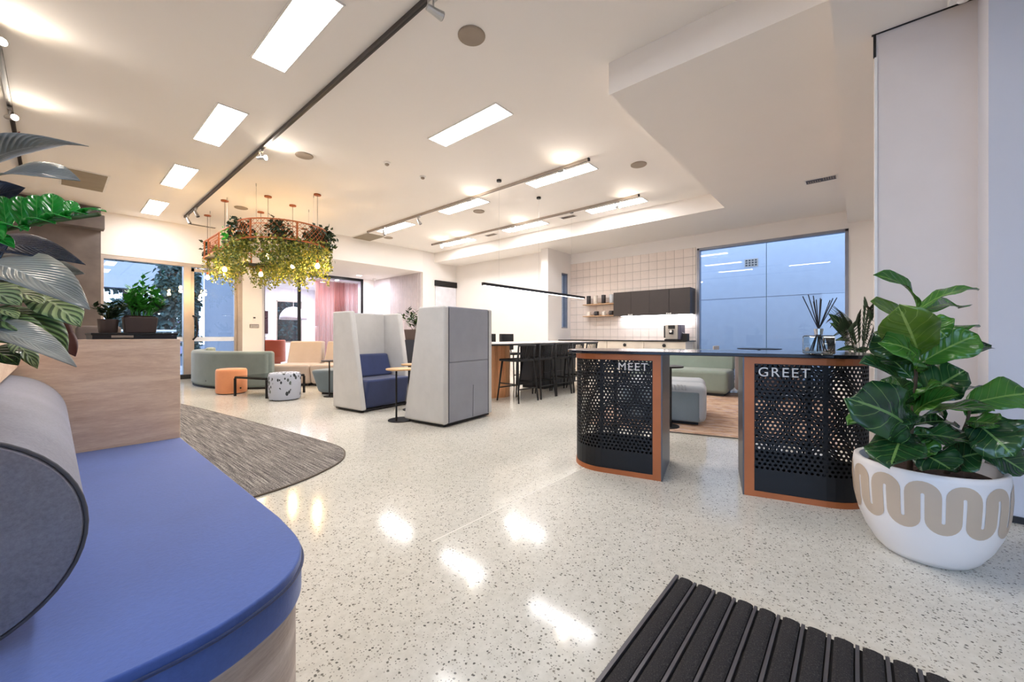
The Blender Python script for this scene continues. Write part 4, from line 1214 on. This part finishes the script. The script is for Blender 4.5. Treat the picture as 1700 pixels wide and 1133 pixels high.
MB().box(-.14, .17, -.20, -.151, .03, .345).build('side_panel', plain('machine_side', S(86, 84, 104), .4), cm, bevel=.006)
MB().box(-.14, .16, .121, .16, .06, .33).build('bean_tank', M['matte_black'], cm, bevel=.006)
MB().box(-.18, .17, -.16, .13, 0, .03).build('drip_tray', M['black'], cm)
MB().box(-.175, -.161, -.09, .05, .26, .335).build('display', M['matte_black'], cm)
sp_ = MB().box(-.215, -.161, -.06, .02, .14, .235).build('spout', M['black'], cm, bevel=.006)
MB().lathe([(.028, -.2155), (.03, -.2205), (.001, -.222)], 16, (0, -.02, .205), axis='X', cap=False).build('dial', M['white'], sp_)
mk = thing('milk_cooler', 'small black milk container beside the coffee machine', 'container', (9.02, 2.80, .8825))
MB().box(-.08, .08, -.05, .05, 0, .14).build('body', M['matte_black'], mk, bevel=.006)
MB().box(-.082, .082, -.052, .052, .1405, .155).build('lid', M['charcoal'], mk)
MB().tube([(0, .03, .155), (-.03, .08, .19), (-.1, .16, .2)], .005).build('hose', M['white'], mk)

# ================================================================== RIGHT LOUNGE
rl_ = thing('lounge_rug', 'brown and mauve streaked rug in the right-hand lounge', 'rug', (4.12, 1.56, 0), math.radians(16))
MB().box(0, 3.4, -2.2, .75, .001, .01).build('pile', M['rug2'], rl_)
MB().tube([(0, -2.2, .006), (3.4, -2.2, .006), (3.4, .75, .006), (0, .75, .006)], .006, 6, closed=True).build('binding', M['rug_edge'], rl_)
po = thing('pleated_ottoman', 'long pale grey-blue ottoman with pleated seam between the counter drums', 'ottoman', (4.60, 1.22, .0105), math.radians(14))
a_ = MB().box(0, .5, 0, .95, .03, .43).build('front_cushion', M['paleblue'], po, bevel=.07, seg=5); smooth_angle(a_, 60)
a_ = MB().box(.48, 1.0, .02, .93, .03, .44).build('rear_cushion', M['paleblue'], po, bevel=.08, seg=5); smooth_angle(a_, 60)
a_ = MB().box(-.006, .06, .06, .89, .04, .37).build('front_panel', M['bluegrey'], po, bevel=.02, seg=3); smooth_angle(a_, 60)
for k in range(9):
    MB().tube([(.0, .2 + k * .035, .385), (.05, .21 + k * .037, .43), (.11, .22 + k * .04, .433)], [.006, .007, .002], 6).build('pleat', M['paleblue'], po, smooth=True)
MB().box(.08, .92, .08, .87, 0, .03).build('plinth', M['matte_black'], po)
t_ = c_table('side_table', (4.33, 1.50, .0105), math.radians(60), 'small dark round side table beside the pleated ottoman', .66, .17, 'black', .06)
gs = thing('corner_sofa', 'sage green sofa at the back of the right-hand lounge', 'sofa', (7.05, 1.55, .0), math.radians(4))
a_ = MB().box(0, .75, 0, 1.6, .05, .42).build('seat', M['sage_light'], gs, bevel=.06, seg=4); smooth_angle(a_, 60)
a_ = MB().hexa([(.62, .0, .4), (.85, .0, .4), (.85, 1.6, .4), (.62, 1.6, .4)], [(.7, .0, .74), (.86, .0, .74), (.86, 1.6, .74), (.7, 1.6, .74)]).build('backrest', M['sage_light'], gs, bevel=.03, seg=4); smooth_angle(a_, 60)
MB().box(.06, .7, .06, 1.54, 0, .05).build('plinth', M['matte_black'], gs)
def tubchair(loc, rz, mat, lb, h=.72):
    t = thing('tub_chair', lb, 'chair', loc, rz)
    smooth_angle(MB().prism(stadium(-.3, .3, -.28, .28), .1, .42).build('seat', mat, t, bevel=.05, seg=3), 60)
    smooth_angle(MB().wallpath(arc(0, 0, .36, 40, 320, 20), -.09, .12, h).build('backrest', mat, t, bevel=.035, seg=3), 60)
    for a in (.8, 2.4, 3.9, 5.5):
        MB().tube([(.24 * math.cos(a), .24 * math.sin(a), 0), (.2 * math.cos(a), .2 * math.sin(a), .11)], .015).build('leg', M['black'], t)
    return t
tubchair((7.35, 1.05, 0), PI, M['brownc'], 'brown tub chair beside the green sofa in the lounge')
tubchair((5.9, -.30, .0105), 2.4, M['terracotta'], 'terracotta tub chair glimpsed behind the right counter drum', .60)
rt = thing('cafe_table', 'thin black round table in front of the big window', 'table', (8.7, 1.38, 0))
MB().lathe([(.34, .735), (.36, .74), (.36, .752), (.34, .755)], 40).build('table_top', M['black'], rt)
MB().tube([(0, 0, .02), (0, 0, .735)], .025, 12).build('pole', M['black'], rt)
MB().lathe([(.22, 0), (.22, .012), (.03, .02)], 28).build('base', M['black'], rt)
def cafechair(x, y, rz, lb):
    t = thing('cafe_chair', lb, 'chair', (x, y, 0), rz, 'beige chairs at the window table')
    MB().box(-.2, .2, -.2, .2, .43, .46).build('seat', M['beige'], t, bevel=.01)
    MB().box(-.19, -.16, -.19, .19, .56, .79).build('backrest', M['beige'], t, bevel=.012)
    for sx in (-1, 1):
        for sy in (-1, 1):
            MB().tube([(sx * .18, sy * .18, 0), (sx * .17, sy * .17, .43)], .012).build('leg', M['black'], t)
    for sy in (-1, 1):
        MB().tube([(-.17, sy * .15, .455), (-.175, sy * .15, .6)], .01).build('back_post', M['black'], t)
cafechair(8.72, 1.95, -PI / 2, 'beige chair at the window table, kitchen side')
cafechair(8.65, .82, PI / 2, 'beige chair at the window table, right side')

# ================================================================== PLANTS
UP = Vector((0, 0, 1))
def pleaf(plant, a, b, wpx, d0, d1, k, mat, shape='fig', fold=.15, bend=.1, wave=.05, right=0.0, **kw):
    """leaf from pixel a (d0 m away) to pixel b (d1 m away); k turns its face from the camera (0) to the sky (1)"""
    p, q = at(a[0], a[1], d0), at(b[0], b[1], d1)
    cdir = (Vector((0, 0, CAMH)) - p).normalized()
    nrm = (cdir * (1 - k) + UP * k + Vector((SA, -CA, 0)) * right)
    return leaf(p, q, wpx * (d0 + d1) / 2 / FPX, nrm, mat, plant, shape=shape, fold=fold, bend=bend, wave=wave, **kw)
# --- fiddle-leaf fig in the white bowl
fp = thing('bowl_planter', 'large white bowl planter with a beige wavy band at the right', 'planter', (2.62, -.24, 0))
PROF = [(.10, .0), (.145, .004), (.17, .03), (.205, .09), (.232, .16), (.248, .24), (.254, .32), (.252, .40), (.249, .42), (.240, .424), (.228, .42), (.224, .38), (.22, .34)]
smooth_angle(MB().lathe(PROF, 64, cap=True).build('bowl', M['pot_white'], fp), 60)
def prad(z):
    for (r0, z0), (r1, z1) in zip(PROF, PROF[1:9]):
        if z0 <= z <= z1 + 1e-9: return r0 + (r1 - r0) * (z - z0) / (z1 - z0)
    return .25
NP_ = 13; per = 2 * PI / NP_; RB_ = .252; Rt = per * RB_ / 4; hw = .0248
ct_, cb_ = .392 - Rt - hw, .178 + Rt + hw
cl = []                                       # serpentine centre line: (arc length, height, direction)
for i in range(NP_):
    x0 = i * per * RB_
    for k in range(13):
        a = PI - PI * k / 12; cl.append((x0 + Rt + Rt * math.cos(a), ct_ + Rt * math.sin(a), -math.cos(a), -math.sin(a)))
    for k in range(1, 8): cl.append((x0 + 2 * Rt, ct_ + (cb_ - ct_) * k / 8, -1, 0))
    for k in range(13):
        a = PI + PI * k / 12; cl.append((x0 + 3 * Rt + Rt * math.cos(a), cb_ + Rt * math.sin(a), math.cos(a), math.sin(a)))
    for k in range(1, 8): cl.append((x0 + 4 * Rt, cb_ + (ct_ - cb_) * k / 8, 1, 0))
wb = MB(); n = len(cl); vs = []
for (x, z, nx, nz) in cl:
    for q in (-1, -.33, .33, 1):
        zz = z + q * nz * hw; tt = (x + q * nx * hw) / RB_; r = prad(zz) + .0014
        vs.append((r * math.cos(tt), r * math.sin(tt), zz))
wb.add(vs, [(4 * i + k, 4 * i + k + 1, 4 * ((i + 1) % n) + k + 1, 4 * ((i + 1) % n) + k) for i in range(n) for k in range(3)])
wb.build('wavy_band', M['pot_band'], fp, smooth=True)
MB().lathe([(.001, .372), (.222, .372)], 32, cap=False).build('soil', M['soil'], fp)
FG = thing('fiddle_leaf_fig', 'fiddle-leaf fig with big glossy leaves growing in the white bowl', 'plant', (2.60, -.22, .373))
def lp_(pts): return [Vector(p) - FG.location for p in pts]
s1 = [at(1510, 790, 1.84), at(1512, 720, 1.84), at(1519, 640, 1.84), at(1524, 580, 1.84), at(1524, 520, 1.84)]
s1[0].z = .365
MB().tube(lp_(s1), [.011, .010, .008, .007, .004], 10).build('stem', M['trunk'], FG, smooth=True)
s2 = [at(1570, 800, 1.80), at(1590, 740, 1.78), at(1606, 700, 1.76), at(1612, 672, 1.75)]
s2[0].z = .365
MB().tube(lp_(s2), [.010, .008, .006, .004], 10).build('stem', M['trunk'], FG, smooth=True)
D = 1.84
FIG = [((1522, 513), (1449, 457), 30, D, 1.80, .55, 'fig_mid', .5), ((1524, 516), (1623, 481), 36, D, 1.80, .80, 'fig_mid', .3), ((1512, 552), (1445, 500), 36, D, 1.72, .3, 'fig_young', .25),
       ((1526, 590), (1492, 508), 74, D, 1.66, .12, 'fig_young', .12), ((1524, 522), (1590, 511), 48, D, 1.9, .5, 'fig_mid', .4), ((1530, 575), (1592, 543), 62, D, 1.95, .35, 'fig_mid', .2),
       ((1530, 602), (1624, 556), 58, D, 1.72, .4, 'fig_mid', .2), ((1530, 612), (1646, 576), 36, D, 1.85, .8, 'fig', .3), ((1520, 600), (1451, 553), 60, D, 1.9, .3, 'fig', .25),
       ((1520, 615), (1463, 568), 62, D, 1.72, .35, 'fig_mid', .2), ((1514, 630), (1458, 580), 44, D, 1.95, .4, 'fig', .2), ((1522, 664), (1602, 616), 78, D, 1.72, .3, 'fig', .2),
       ((1500, 672), (1428, 604), 52, D, 1.7, .45, 'fig', .35), ((1510, 668), (1462, 632), 46, D, 1.95, .4, 'fig', .2), ((1508, 724), (1407, 661), 92, D, 1.66, .22, 'fig', .15),
       ((1505, 730), (1408, 706), 44, D, 1.75, .75, 'fig_mid', .3), ((1500, 722), (1478, 776), 74, D - .02, 1.60, .35, 'fig', .2), ((1512, 722), (1625, 738), 64, D, 1.68, .55, 'fig', .2),
       ((1535, 690), (1652, 683), 48, D, 1.62, .6, 'fig_mid', .2), ((1516, 690), (1594, 656), 50, D, 1.68, .45, 'fig_mid', .3), ((1606, 672), (1712, 654), 62, 1.75, 1.7, .45, 'fig_mid', .2),
       ((1612, 684), (1725, 690), 44, 1.75, 1.8, .75, 'fig', .3), ((1618, 694), (1718, 740), 50, 1.75, 1.62, .6, 'fig', .3), ((1616, 702), (1682, 758), 68, 1.74, 1.58, .35, 'fig', .2),
       ((1620, 738), (1704, 786), 60, 1.76, 1.66, .4, 'fig', .2), ((1566, 772), (1636, 752), 66, 1.80, 1.66, .4, 'fig', .2), ((1518, 752), (1584, 784), 62, D, 1.66, .4, 'fig', .2),
       ((1512, 738), (1552, 756), 50, D, 1.74, .3, 'fig_mid', .2), ((1525, 668), (1630, 645), 32, D, 1.95, .8, 'fig', .3), ((1514, 706), (1582, 702), 40, D, 1.9, .6, 'fig', .2),
       ((1514, 700), (1476, 660), 50, D, 1.98, .3, 'fig', .2), ((1520, 650), (1560, 690), 46, D, 1.98, .4, 'fig', .2), ((1600, 720), (1640, 790), 52, 1.78, 1.9, .4, 'fig', .2),
       ((1522, 560), (1482, 545), 40, D, 1.9, .3, 'fig_mid', .2), ((1520, 690), (1478, 700), 44, D, 1.72, .5, 'fig', .25), ((1520, 640), (1572, 600), 46, D, 1.9, .3, 'fig_mid', .2), ((1516, 672), (1560, 640), 40, D, 1.7, .5, 'fig_mid', .3),
       ((1604, 690), (1660, 664), 46, 1.76, 1.9, .5, 'fig_mid', .2), ((1604, 700), (1662, 706), 44, 1.76, 1.64, .5, 'fig_mid', .25), ((1512, 745), (1560, 730), 44, D, 1.76, .5, 'fig', .2), ((1528, 530), (1572, 560), 50, D, 1.74, .4, 'fig_mid', .25),
       ((1526, 545), (1560, 575), 46, D, 2.0, .3, 'fig', .2)]
for i, (a, b, w_, d0, d1, k, mt_, fo) in enumerate(FIG):
    pleaf(FG, a, b, w_, d0, d1, k, M[mt_], fold=fo, bend=random.uniform(.06, .26), wave=random.uniform(.10, .2), twist=random.uniform(-.45, .45))
    st0 = at(a[0], a[1], d0)
    # stalk back to the nearest stem point
    cand = s1 if a[0] < 1560 else s2
    q = min([cand[j].lerp(cand[j + 1], f / 8) for j in range(len(cand) - 1) for f in range(9)], key=lambda v: (v - st0 + Vector((0, 0, .02))).length)
    MB().tube([tuple(q - FG.location), tuple(st0 - FG.location)], .0022, 5).build('stalk', M['stem'], FG)

# --- planter trough plants by the lens
RB = thing('rubber_plant', 'rubber plant with large leaves, silvery sheen put into their colour, reaching in from the left', 'plant', (-.25, 1.55, .951))
rs = [(-.25, 1.55, .945), (-.27, 1.53, 1.15), (-.26, 1.50, 1.35), (-.24, 1.46, 1.6)]
MB().tube([Vector(p) - RB.location for p in rs], [.012, .011, .009, .005], 8).build('stem', M['trunk'], RB, smooth=True)
for a, b, w_, d0, d1, k, mt_, fo, be in [((-70, 296), (147, 243), 66, .98, .84, .78, 'rubber', .35, .10), ((-70, 335), (133, 300), 104, .98, .82, .38, 'rubber', .2, .12),
                                         ((-60, 350), (42, 312), 60, .98, 1.0, .4, 'rubber_dark', .2, .1), ((-70, 420), (142, 440), 62, 1.0, .92, .35, 'rubber_dark', .1, .16),
                                         ((-60, 450), (141, 455), 70, 1.0, .97, .3, 'rubber', .15, .05), ((-80, 440), (149, 514), 104, .95, .78, .42, 'rubber', .22, .12),
                                         ((-90, 545), (127, 609), 66, .92, .76, .5, 'rubber', .3, .10), ((-60, 470), (15, 405), 70, .95, .9, .3, 'rubber_dark', .2, .1)]:
    pleaf(RB, a, b, w_, d0, d1, k, M[mt_], 'lance', fo, be, .02, nl=16)
MB().tube([Vector(p) - RB.location for p in (at(-40, 262, .95), at(0, 237, .93), at(33, 219, .92))], [.009, .007, .0008], 8).build('red_sheath', plain('red_sheath', S(140, 36, 26), .4), RB, smooth=True)
ZZ = thing('zz_plant', 'bright green glossy leafy stem of a zamioculcas at the left edge', 'plant', (-.28, 1.35, .951))
zs = [Vector((-.28, 1.35, .945)), at(-120, 430, .86), at(-30, 392, .84), at(60, 372, .82), at(165, 356, .80)]
zp = [Vector(p) for p in spline([tuple(p) for p in zs], 6)]
MB().tube([p - ZZ.location for p in zp], .004, 6).build('stem', M['stem'], ZZ, smooth=True)
for (a, b, w_, k, dd) in [((12, 384), (4, 326), 26, .05, .03), ((38, 380), (34, 326), 28, .05, .03), ((62, 376), (60, 324), 28, .05, .03), ((86, 371), (88, 322), 30, .05, .03), ((112, 366), (122, 334), 20, .3, .03),
                          ((-14, 392), (46, 384), 34, .75, -.05), ((-30, 372), (6, 398), 32, .3, -.06), ((34, 384), (92, 372), 26, .8, -.04), ((66, 376), (118, 364), 24, .8, -.04), ((96, 369), (148, 358), 20, .8, -.03), ((124, 364), (177, 352), 20, .7, -.02),
                          ((116, 362), (168, 347), 12, .9, .02), ((-16, 388), (-18, 334), 26, .05, .03), ((-20, 396), (24, 412), 24, .4, -.03)]:
    pleaf(ZZ, a, b, w_, .83, .83 + dd, k, M['zz'], 'oval', .35, .16, .0)
CT = thing('calathea', 'calathea with dark striped pale leaves above the grey bolster', 'plant', (-.22, 1.75, .951))
for (a, b, w_, d0, d1, k, mt_) in [((-60, 490), (34, 508), 58, .95, .86, .35, 'calathea'), ((0, 492), (72, 506), 40, 1.0, .92, .5, 'calathea'), ((60, 494), (134, 542), 56, 1.0, .92, .3, 'calathea'),
                                   ((-20, 520), (30, 530), 30, .95, .88, .5, 'calathea'), ((10, 515), (112, 586), 54, .98, .86, .35, 'calathea_dark'), ((-40, 545), (74, 560), 50, .95, .84, .4, 'calathea_dark'),
                                   ((-40, 590), (30, 606), 50, .95, .86, .4, 'fig'), ((20, 570), (62, 612), 26, .95, .88, .4, 'calathea'), ((60, 520), (118, 580), 44, 1.05, 1.02, .1, 'calathea_under'), ((95, 545), (125, 592), 26, 1.05, 1.0, .2, 'calathea_under'),
                                   ((-30, 470), (40, 498), 50, 1.02, .98, .4, 'calathea')]:
    pleaf(CT, a, b, w_, d0, d1, k, M[mt_], 'oval', .12, .15, .06)
    p0 = at(a[0], a[1], d0)
    MB().tube([Vector((0, 0, -.005)), (p0 - CT.location) * .5 + Vector((0, 0, .03)), p0 - CT.location], .003, 5).build('stalk', M['stem'], CT, smooth=True)

# --- pots on the black ledge
def sprig(plant, base, top, n, size, mat, spread=.5, name='sprig'):
    """upright stem with paired leaflets"""
    base = Vector(base); top = Vector(top)
    mb = MB(); mid = (base + top) / 2 + Vector((random.gauss(0, .01), random.gauss(0, .01), .01))
    mb.tube([base, mid, top], [.003, .0025, .0012], 5)
    for i in range(n):
        t = .25 + .75 * i / n
        p = base.lerp(mid, t * 2) if t < .5 else mid.lerp(top, t * 2 - 1)
        ax = (top - base).normalized()
        a = random.uniform(0, 6.28)
        sd = Vector((math.cos(a), math.sin(a), 0)) * (1 if i % 2 else -1)
        dr = (sd + ax * .7).normalized(); L = size * random.uniform(.8, 1.2); W = L * .26
        x = dr.cross(UP).normalized()
        mb.add([p, p + dr * L * .5 + x * W, p + dr * L, p + dr * L * .5 - x * W, p + dr * L * .5 + UP * -.004], [(0, 1, 4), (1, 2, 4), (2, 3, 4), (3, 0, 4)])
    return mb.build(name, mat, plant, fix=False)
pb = thing('trough_pot', 'dark brown trough pot with a bright zamioculcas on the black ledge', 'potted plant', (.315, 3.0, 1.0125))
MB().hexa([(-.062, -.05, 0), (.062, -.05, 0), (.062, .05, 0), (-.062, .05, 0)], [(-.07, -.056, .088), (.07, -.056, .088), (.07, .056, .088), (-.07, .056, .088)]).build('pot', M['darkpot'], pb, bevel=.006)
MB().box(-.062, .062, -.05, .05, .0885, .094).build('soil', M['soil'], pb)
M['zz_small'] = plain('small_bright_leaf', S(66, 150, 52), .3, var=.35, vs=30)
for i in range(24):
    x = random.uniform(-.045, .045)
    sprig(pb, (x, random.uniform(-.03, .03), .088), (x * 2.0 + random.gauss(0, .02) + .012, random.gauss(0, .04), random.uniform(.15, .27)), 16, .042, M['zz_small'] if i % 5 else M['leaf_dark'])
sprig(pb, (.0, 0, .088), (.012, 0, .335), 14, .04, M['zz_small'])
pa = thing('round_pot', 'small brown round pot with a variegated plant at the left of the ledge', 'potted plant', (.190, 2.98, 1.0125))
smooth_angle(MB().lathe([(.033, 0), (.036, .004), (.041, .072), (.036, .072), (.034, .06), (.001, .06)], 24).build('pot', M['darkpot'], pa), 50)
for i in range(13):
    a = random.uniform(0, 6.28)
    sprig(pa, (0, 0, .06), (.07 * math.cos(a), .06 * math.sin(a), random.uniform(.09, .17)), 8, .042, (M['leaf_mid'], M['calathea_dark'], M['leaf_dark'])[i % 3])
# --- tall planter behind the nearer booth
tp = thing('tall_planter', 'tall black planter with dark shiny leaves between the booths', 'potted plant', (4.15, 5.75, 0))
MB().hexa([(-.17, -.17, 0), (.17, -.17, 0), (.17, .17, 0), (-.17, .17, 0)], [(-.19, -.19, .92), (.19, -.19, .92), (.19, .19, .92), (-.19, .19, .92)]).build('stand', M['navy_lam'], tp)
MB().hexa([(-.15, -.15, .921), (.15, -.15, .921), (.15, .15, .921), (-.15, .15, .921)], [(-.17, -.17, 1.10), (.17, -.17, 1.10), (.17, .17, 1.10), (-.17, .17, 1.10)]).build('pot', M['darkpot'], tp)
for i in range(16):
    sprig(tp, (random.uniform(-.08, .08), random.uniform(-.08, .08), 1.08), (random.gauss(-.06, .14), random.gauss(0, .14), random.uniform(1.25, 1.48)), 9, .09, M['leaf_dark'] if i % 2 else M['leaf_mid'])
# --- palm and broad leaves in the lounge
pm = thing('lounge_palm', 'small palm and broad-leaved plant in a pale pot behind the counter end', 'potted plant', (4.75, -.03, 0))
smooth_angle(MB().lathe([(.13, 0), (.16, .01), (.19, .5), (.195, .72), (.18, .72), (.17, .68), (.001, .68)], 28).build('pot', M['pot_white'], pm), 50)
for i in range(12):
    a = .5 + i * .5; rr = random.uniform(.14, .26); hz = random.uniform(1.05, 1.27)
    fr = MB()
    ps = [Vector(p) for p in spline([(0, 0, .68), (rr * .3 * math.cos(a), rr * .3 * math.sin(a), .95), (rr * .65 * math.cos(a), rr * .65 * math.sin(a), hz), (rr * math.cos(a), rr * math.sin(a), hz - .05)], 7)]
    fr.tube(ps, .003, 5)
    for j in range(7, len(ps)):
        for sgn in (-1, 1):
            d = Vector((-math.sin(a) * sgn * .35, math.cos(a) * sgn * .35, sgn * .75)) + Vector((math.cos(a), math.sin(a), .1)) * .8
            d.normalize(); L = .15 * (1 - abs(j - 14) / 16)
            x = d.cross(UP).normalized() * .006
            fr.add([ps[j] - x, ps[j] + d * L * .5 - x + UP * .006, ps[j] + d * L, ps[j] + d * L * .5 + x + UP * .006, ps[j] + x], [(0, 1, 3, 4), (1, 2, 3)])
    fr.build('frond', M['leaf_dark'], pm, fix=False)
for a, b, w_ in (((1400, 560), (1375, 521), 18), ((1402, 570), (1377, 536), 15), ((1415, 575), (1386, 566), 12), ((1432, 590), (1388, 582), 12), ((1420, 590), (1445, 580), 14)):
    pleaf(pm, a, b, w_, 3.75, 3.55, .3, M['fig'], 'oval', .2, .2)
    p0 = at(a[0], a[1], 3.75) - pm.location
    MB().tube([(0, 0, .68), p0], .004, 5).build('stalk', M['stem'], pm)

# ================================================================== HANGING PLANTER
RX0, RX1, RY0, RY1, RZ0, RZ1 = 2.02, 3.44, 7.10, 10.75, 2.60, 2.91
HP = thing('hanging_planter', 'large copper racetrack planter frame hung from the ceiling', 'hanging planter', ((RX0 + RX1) / 2, (RY0 + RY1) / 2, RZ0))
def ringpt(s_):                        # s_ in 0..1 around the racetrack (local plan coordinates)
    r = (RX1 - RX0) / 2; L = (RY1 - RY0) - 2 * r; per_ = 2 * L + 2 * PI * r; q = (s_ % 1) * per_
    if q < L: return (-r, L / 2 - q)
    q -= L
    if q < PI * r:
        a = PI + q / r; return (r * math.cos(a), -L / 2 + r * math.sin(a))
    q -= PI * r
    if q < L: return (r, -L / 2 + q)
    q -= L
    a = q / r; return (r * math.cos(a), L / 2 + r * math.sin(a))
HZ = RZ1 - RZ0
NR = 96
for z, nm_ in ((HZ, 'upper_rail'), (0, 'lower_rail')):
    MB().tube([(*ringpt(i / NR), z) for i in range(NR)], .014, 4, closed=True).build(nm_, M['pcoat'], HP)
MB().tube([tuple(Vector(ringpt(i / NR)) * .80) + (HZ,) for i in range(NR)], .008, 4, closed=True).build('inner_rail', M['pcoat'], HP)
ups = [.0, .035, .12, .20, .29, .37, .45, .53, .60, .68, .76, .84, .92]
for s_ in ups:
    x, y = ringpt(s_)
    MB().box(x - .012, x + .012, y - .012, y + .012, 0, HZ).build('upright', M['pcoat'], HP)
def lattice(s0, s1_, name):
    mb = MB(); tot = (s1_ - s0) * 9.8; nx = int(tot / .045); nz = 7
    def q(i, j):
        x, y = ringpt(s0 + (s1_ - s0) * min(max(i, 0), nx) / nx); return (x, y, HZ * min(max(j, 0), nz) / nz)
    for i in range(nx):
        for j in range(nz):
            if (i + j) % 2: mb.tube([q(i, j), q(i + 1, j + 1)], .004, 3, cap=False)
            else: mb.tube([q(i + 1, j), q(i, j + 1)], .004, 3, cap=False)
    tag(mb.build(name, M['pcoat'], HP, fix=False), kind='stuff')
for a, b in ((.035, .12), (.20, .29), (.29, .37), (.37, .45), (.60, .68), (.84, .92)):
    lattice(a, b, 'expanded_mesh')
tray = [tuple(Vector(ringpt(i / NR)) * .985) for i in range(NR)]
tin = [tuple(Vector(ringpt(i / NR)) * .72) for i in range(NR)]
tm = MB(); tm.add([(x, y, .012) for x, y in tray] + [(x, y, .012) for x, y in tin], [(i, (i + 1) % NR, NR + (i + 1) % NR, NR + i) for i in range(NR)])
tm.build('tray', M['matte_black'], HP, solid=.008)
for s_ in (.0, .15, .30, .42, .55, .68, .82):
    x, y = ringpt(s_)
    MB().tube([(x * .9, y * .9, HZ), (x * .9, y * .9, HC - RZ0 - .002)], .0022, 5).build('cable', M['steel'], HP)
    MB().tube([(x * .9, y * .9, HC - RZ0 - .05), (x * .9, y * .9, HC - RZ0 - .001)], .007, 6).build('cable_anchor', M['steel'], HP)
hc = Vector(HP.location)
fv = MB()
for k in range(420):
    s_ = random.uniform(.10, .97); sc2 = random.uniform(.74, 1.06)
    x, y = ringpt(s_); x, y = x * sc2, y * sc2
    ln = min(.72, max(.12, random.gauss(.34, .13)))
    nlv = int(ln / .018); dx, dy = random.gauss(0, .04), random.gauss(0, .04)
    fv.tube([(x, y, .06), (x + dx * .5, y + dy * .5, .02 - ln * .5), (x + dx, y + dy, .02 - ln)], .0016, 3, cap=False)
    for i in range(nlv):
        t = i / nlv; p = (x + dx * t, y + dy * t, .06 - (ln + .04) * t)
        tiny_leaves(fv, lambda: (p[0] + random.gauss(0, .025), p[1] + random.gauss(0, .025), p[2] + random.gauss(0, .012)), 1, .062, .5)
vo_ = fv.build('trailing_vines', M['leaf_vine'], None, fix=False, loc=hc)
tag(vo_, 'yellow-green trailing vines spilling below the hanging copper planter', 'foliage', None, 'stuff')
def vine_mat():
    g = N('vine_leaves')
    n_ = g.noise(g.coord('Object'), 22, 3, .7)
    g.base(g.ramp(n_, [(.34, S(30, 52, 28)), (.44, S(74, 98, 36)), (.54, S(140, 146, 48)), (.62, S(186, 170, 74)), (.72, S(170, 128, 84))]))
    g.set(Roughness=.55)
    return g.m
vo_.data.materials.clear(); vo_.data.materials.append(vine_mat())
cl_names = [(.255, 'dark leafy plant at the near front of the hanging planter', 'leaf_dark', .24, 200), (.345, 'dark leafy plant on the near curve of the hanging planter', 'leaf_dark', .26, 220),
            (.44, 'bushy plant at the near right end of the hanging planter', 'leaf_dark', .34, 380), (.51, 'bushy dark plant on the right side of the hanging planter', 'leaf_dark', .30, 300),
            (.16, 'bright green plant beside the mesh panel of the hanging planter', 'zz', .14, 70), (.965, 'dark plant at the far left end of the hanging planter', 'leaf_dark', .16, 90),
            (.64, 'mid green plant on the far side of the hanging planter', 'leaf_mid', .24, 180), (.80, 'mid green plant at the far end of the hanging planter', 'leaf_mid', .24, 180)]
for s_, lb, mt_, rad, nn in cl_names:
    x, y = ringpt(s_); c = hc + Vector((x * .92, y * .92, .015))
    t = thing('basket_plant', lb, 'plant', c, 0, 'plants in the hanging planter')
    b = MB(); cl3 = lambda s3: max(-1.5 * s3, min(1.5 * s3, random.gauss(0, s3)))
    tiny_leaves(b, lambda: (cl3(rad * .42), cl3(rad * .42), .17 + cl3(.10)), nn, .085, -.1)
    b.build('foliage', M[mt_], t, fix=False)
    MB().lathe([(.06, 0), (.08, .1), (.07, .1), (.001, .09)], 14).build('pot', M['darkpot'], t)
BL = [((344.5, 357.6), 461, 'leftmost hanging bulb under the planter'), ((373, 333), 448, 'second hanging bulb from the left under the planter'), ((445, 326), 426, 'hanging bulb at the front middle of the planter'),
      ((433, 352), 456, 'hanging bulb low behind the middle of the planter'), ((486, 341), 442, 'hanging bulb among vines right of the middle'), ((527, 323), 442, 'rightmost hanging bulb under the planter')]
for (u, v), vb_, lb in BL:
    d = ray(u, v); t_ = (HC - CAMH) / d.z; P = d * t_
    z = CAMH + (557 - vb_) / FPX * t_
    t = thing('pendant_bulb', lb, 'pendant lamp', (P.x, P.y, z), 0, 'filament bulbs of the hanging planter')
    H_ = HC - z
    MB().lathe([(.06, H_ - .02), (.06, H_ - .001)], 20).build('ceiling_rose', M['pcoat'], t)
    MB().tube([(0, 0, .11), (0, 0, H_ - .02)], .004, 6).build('cord', M['charcoal'], t)
    MB().lathe([(.018, .05), (.02, .055), (.02, .10), (.012, .112)], 14).build('socket', M['copper'], t)
    MB().lathe([(.001, -.045), (.025, -.035), (.037, -.01), (.036, .01), (.024, .035), (.016, .0495)], 18, cap=False).build('bulb', M['bulb'], t, smooth=True)
    ld = bpy.data.lights.new('bulb_lamp', 'POINT'); ld.energy = BULB_W; ld.color = (1, .66, .34); ld.shadow_soft_size = .04
    lo = bpy.data.objects.new('bulb_lamp', ld); COL.objects.link(lo); lo.parent = t; lo.location = (0, 0, -.09)
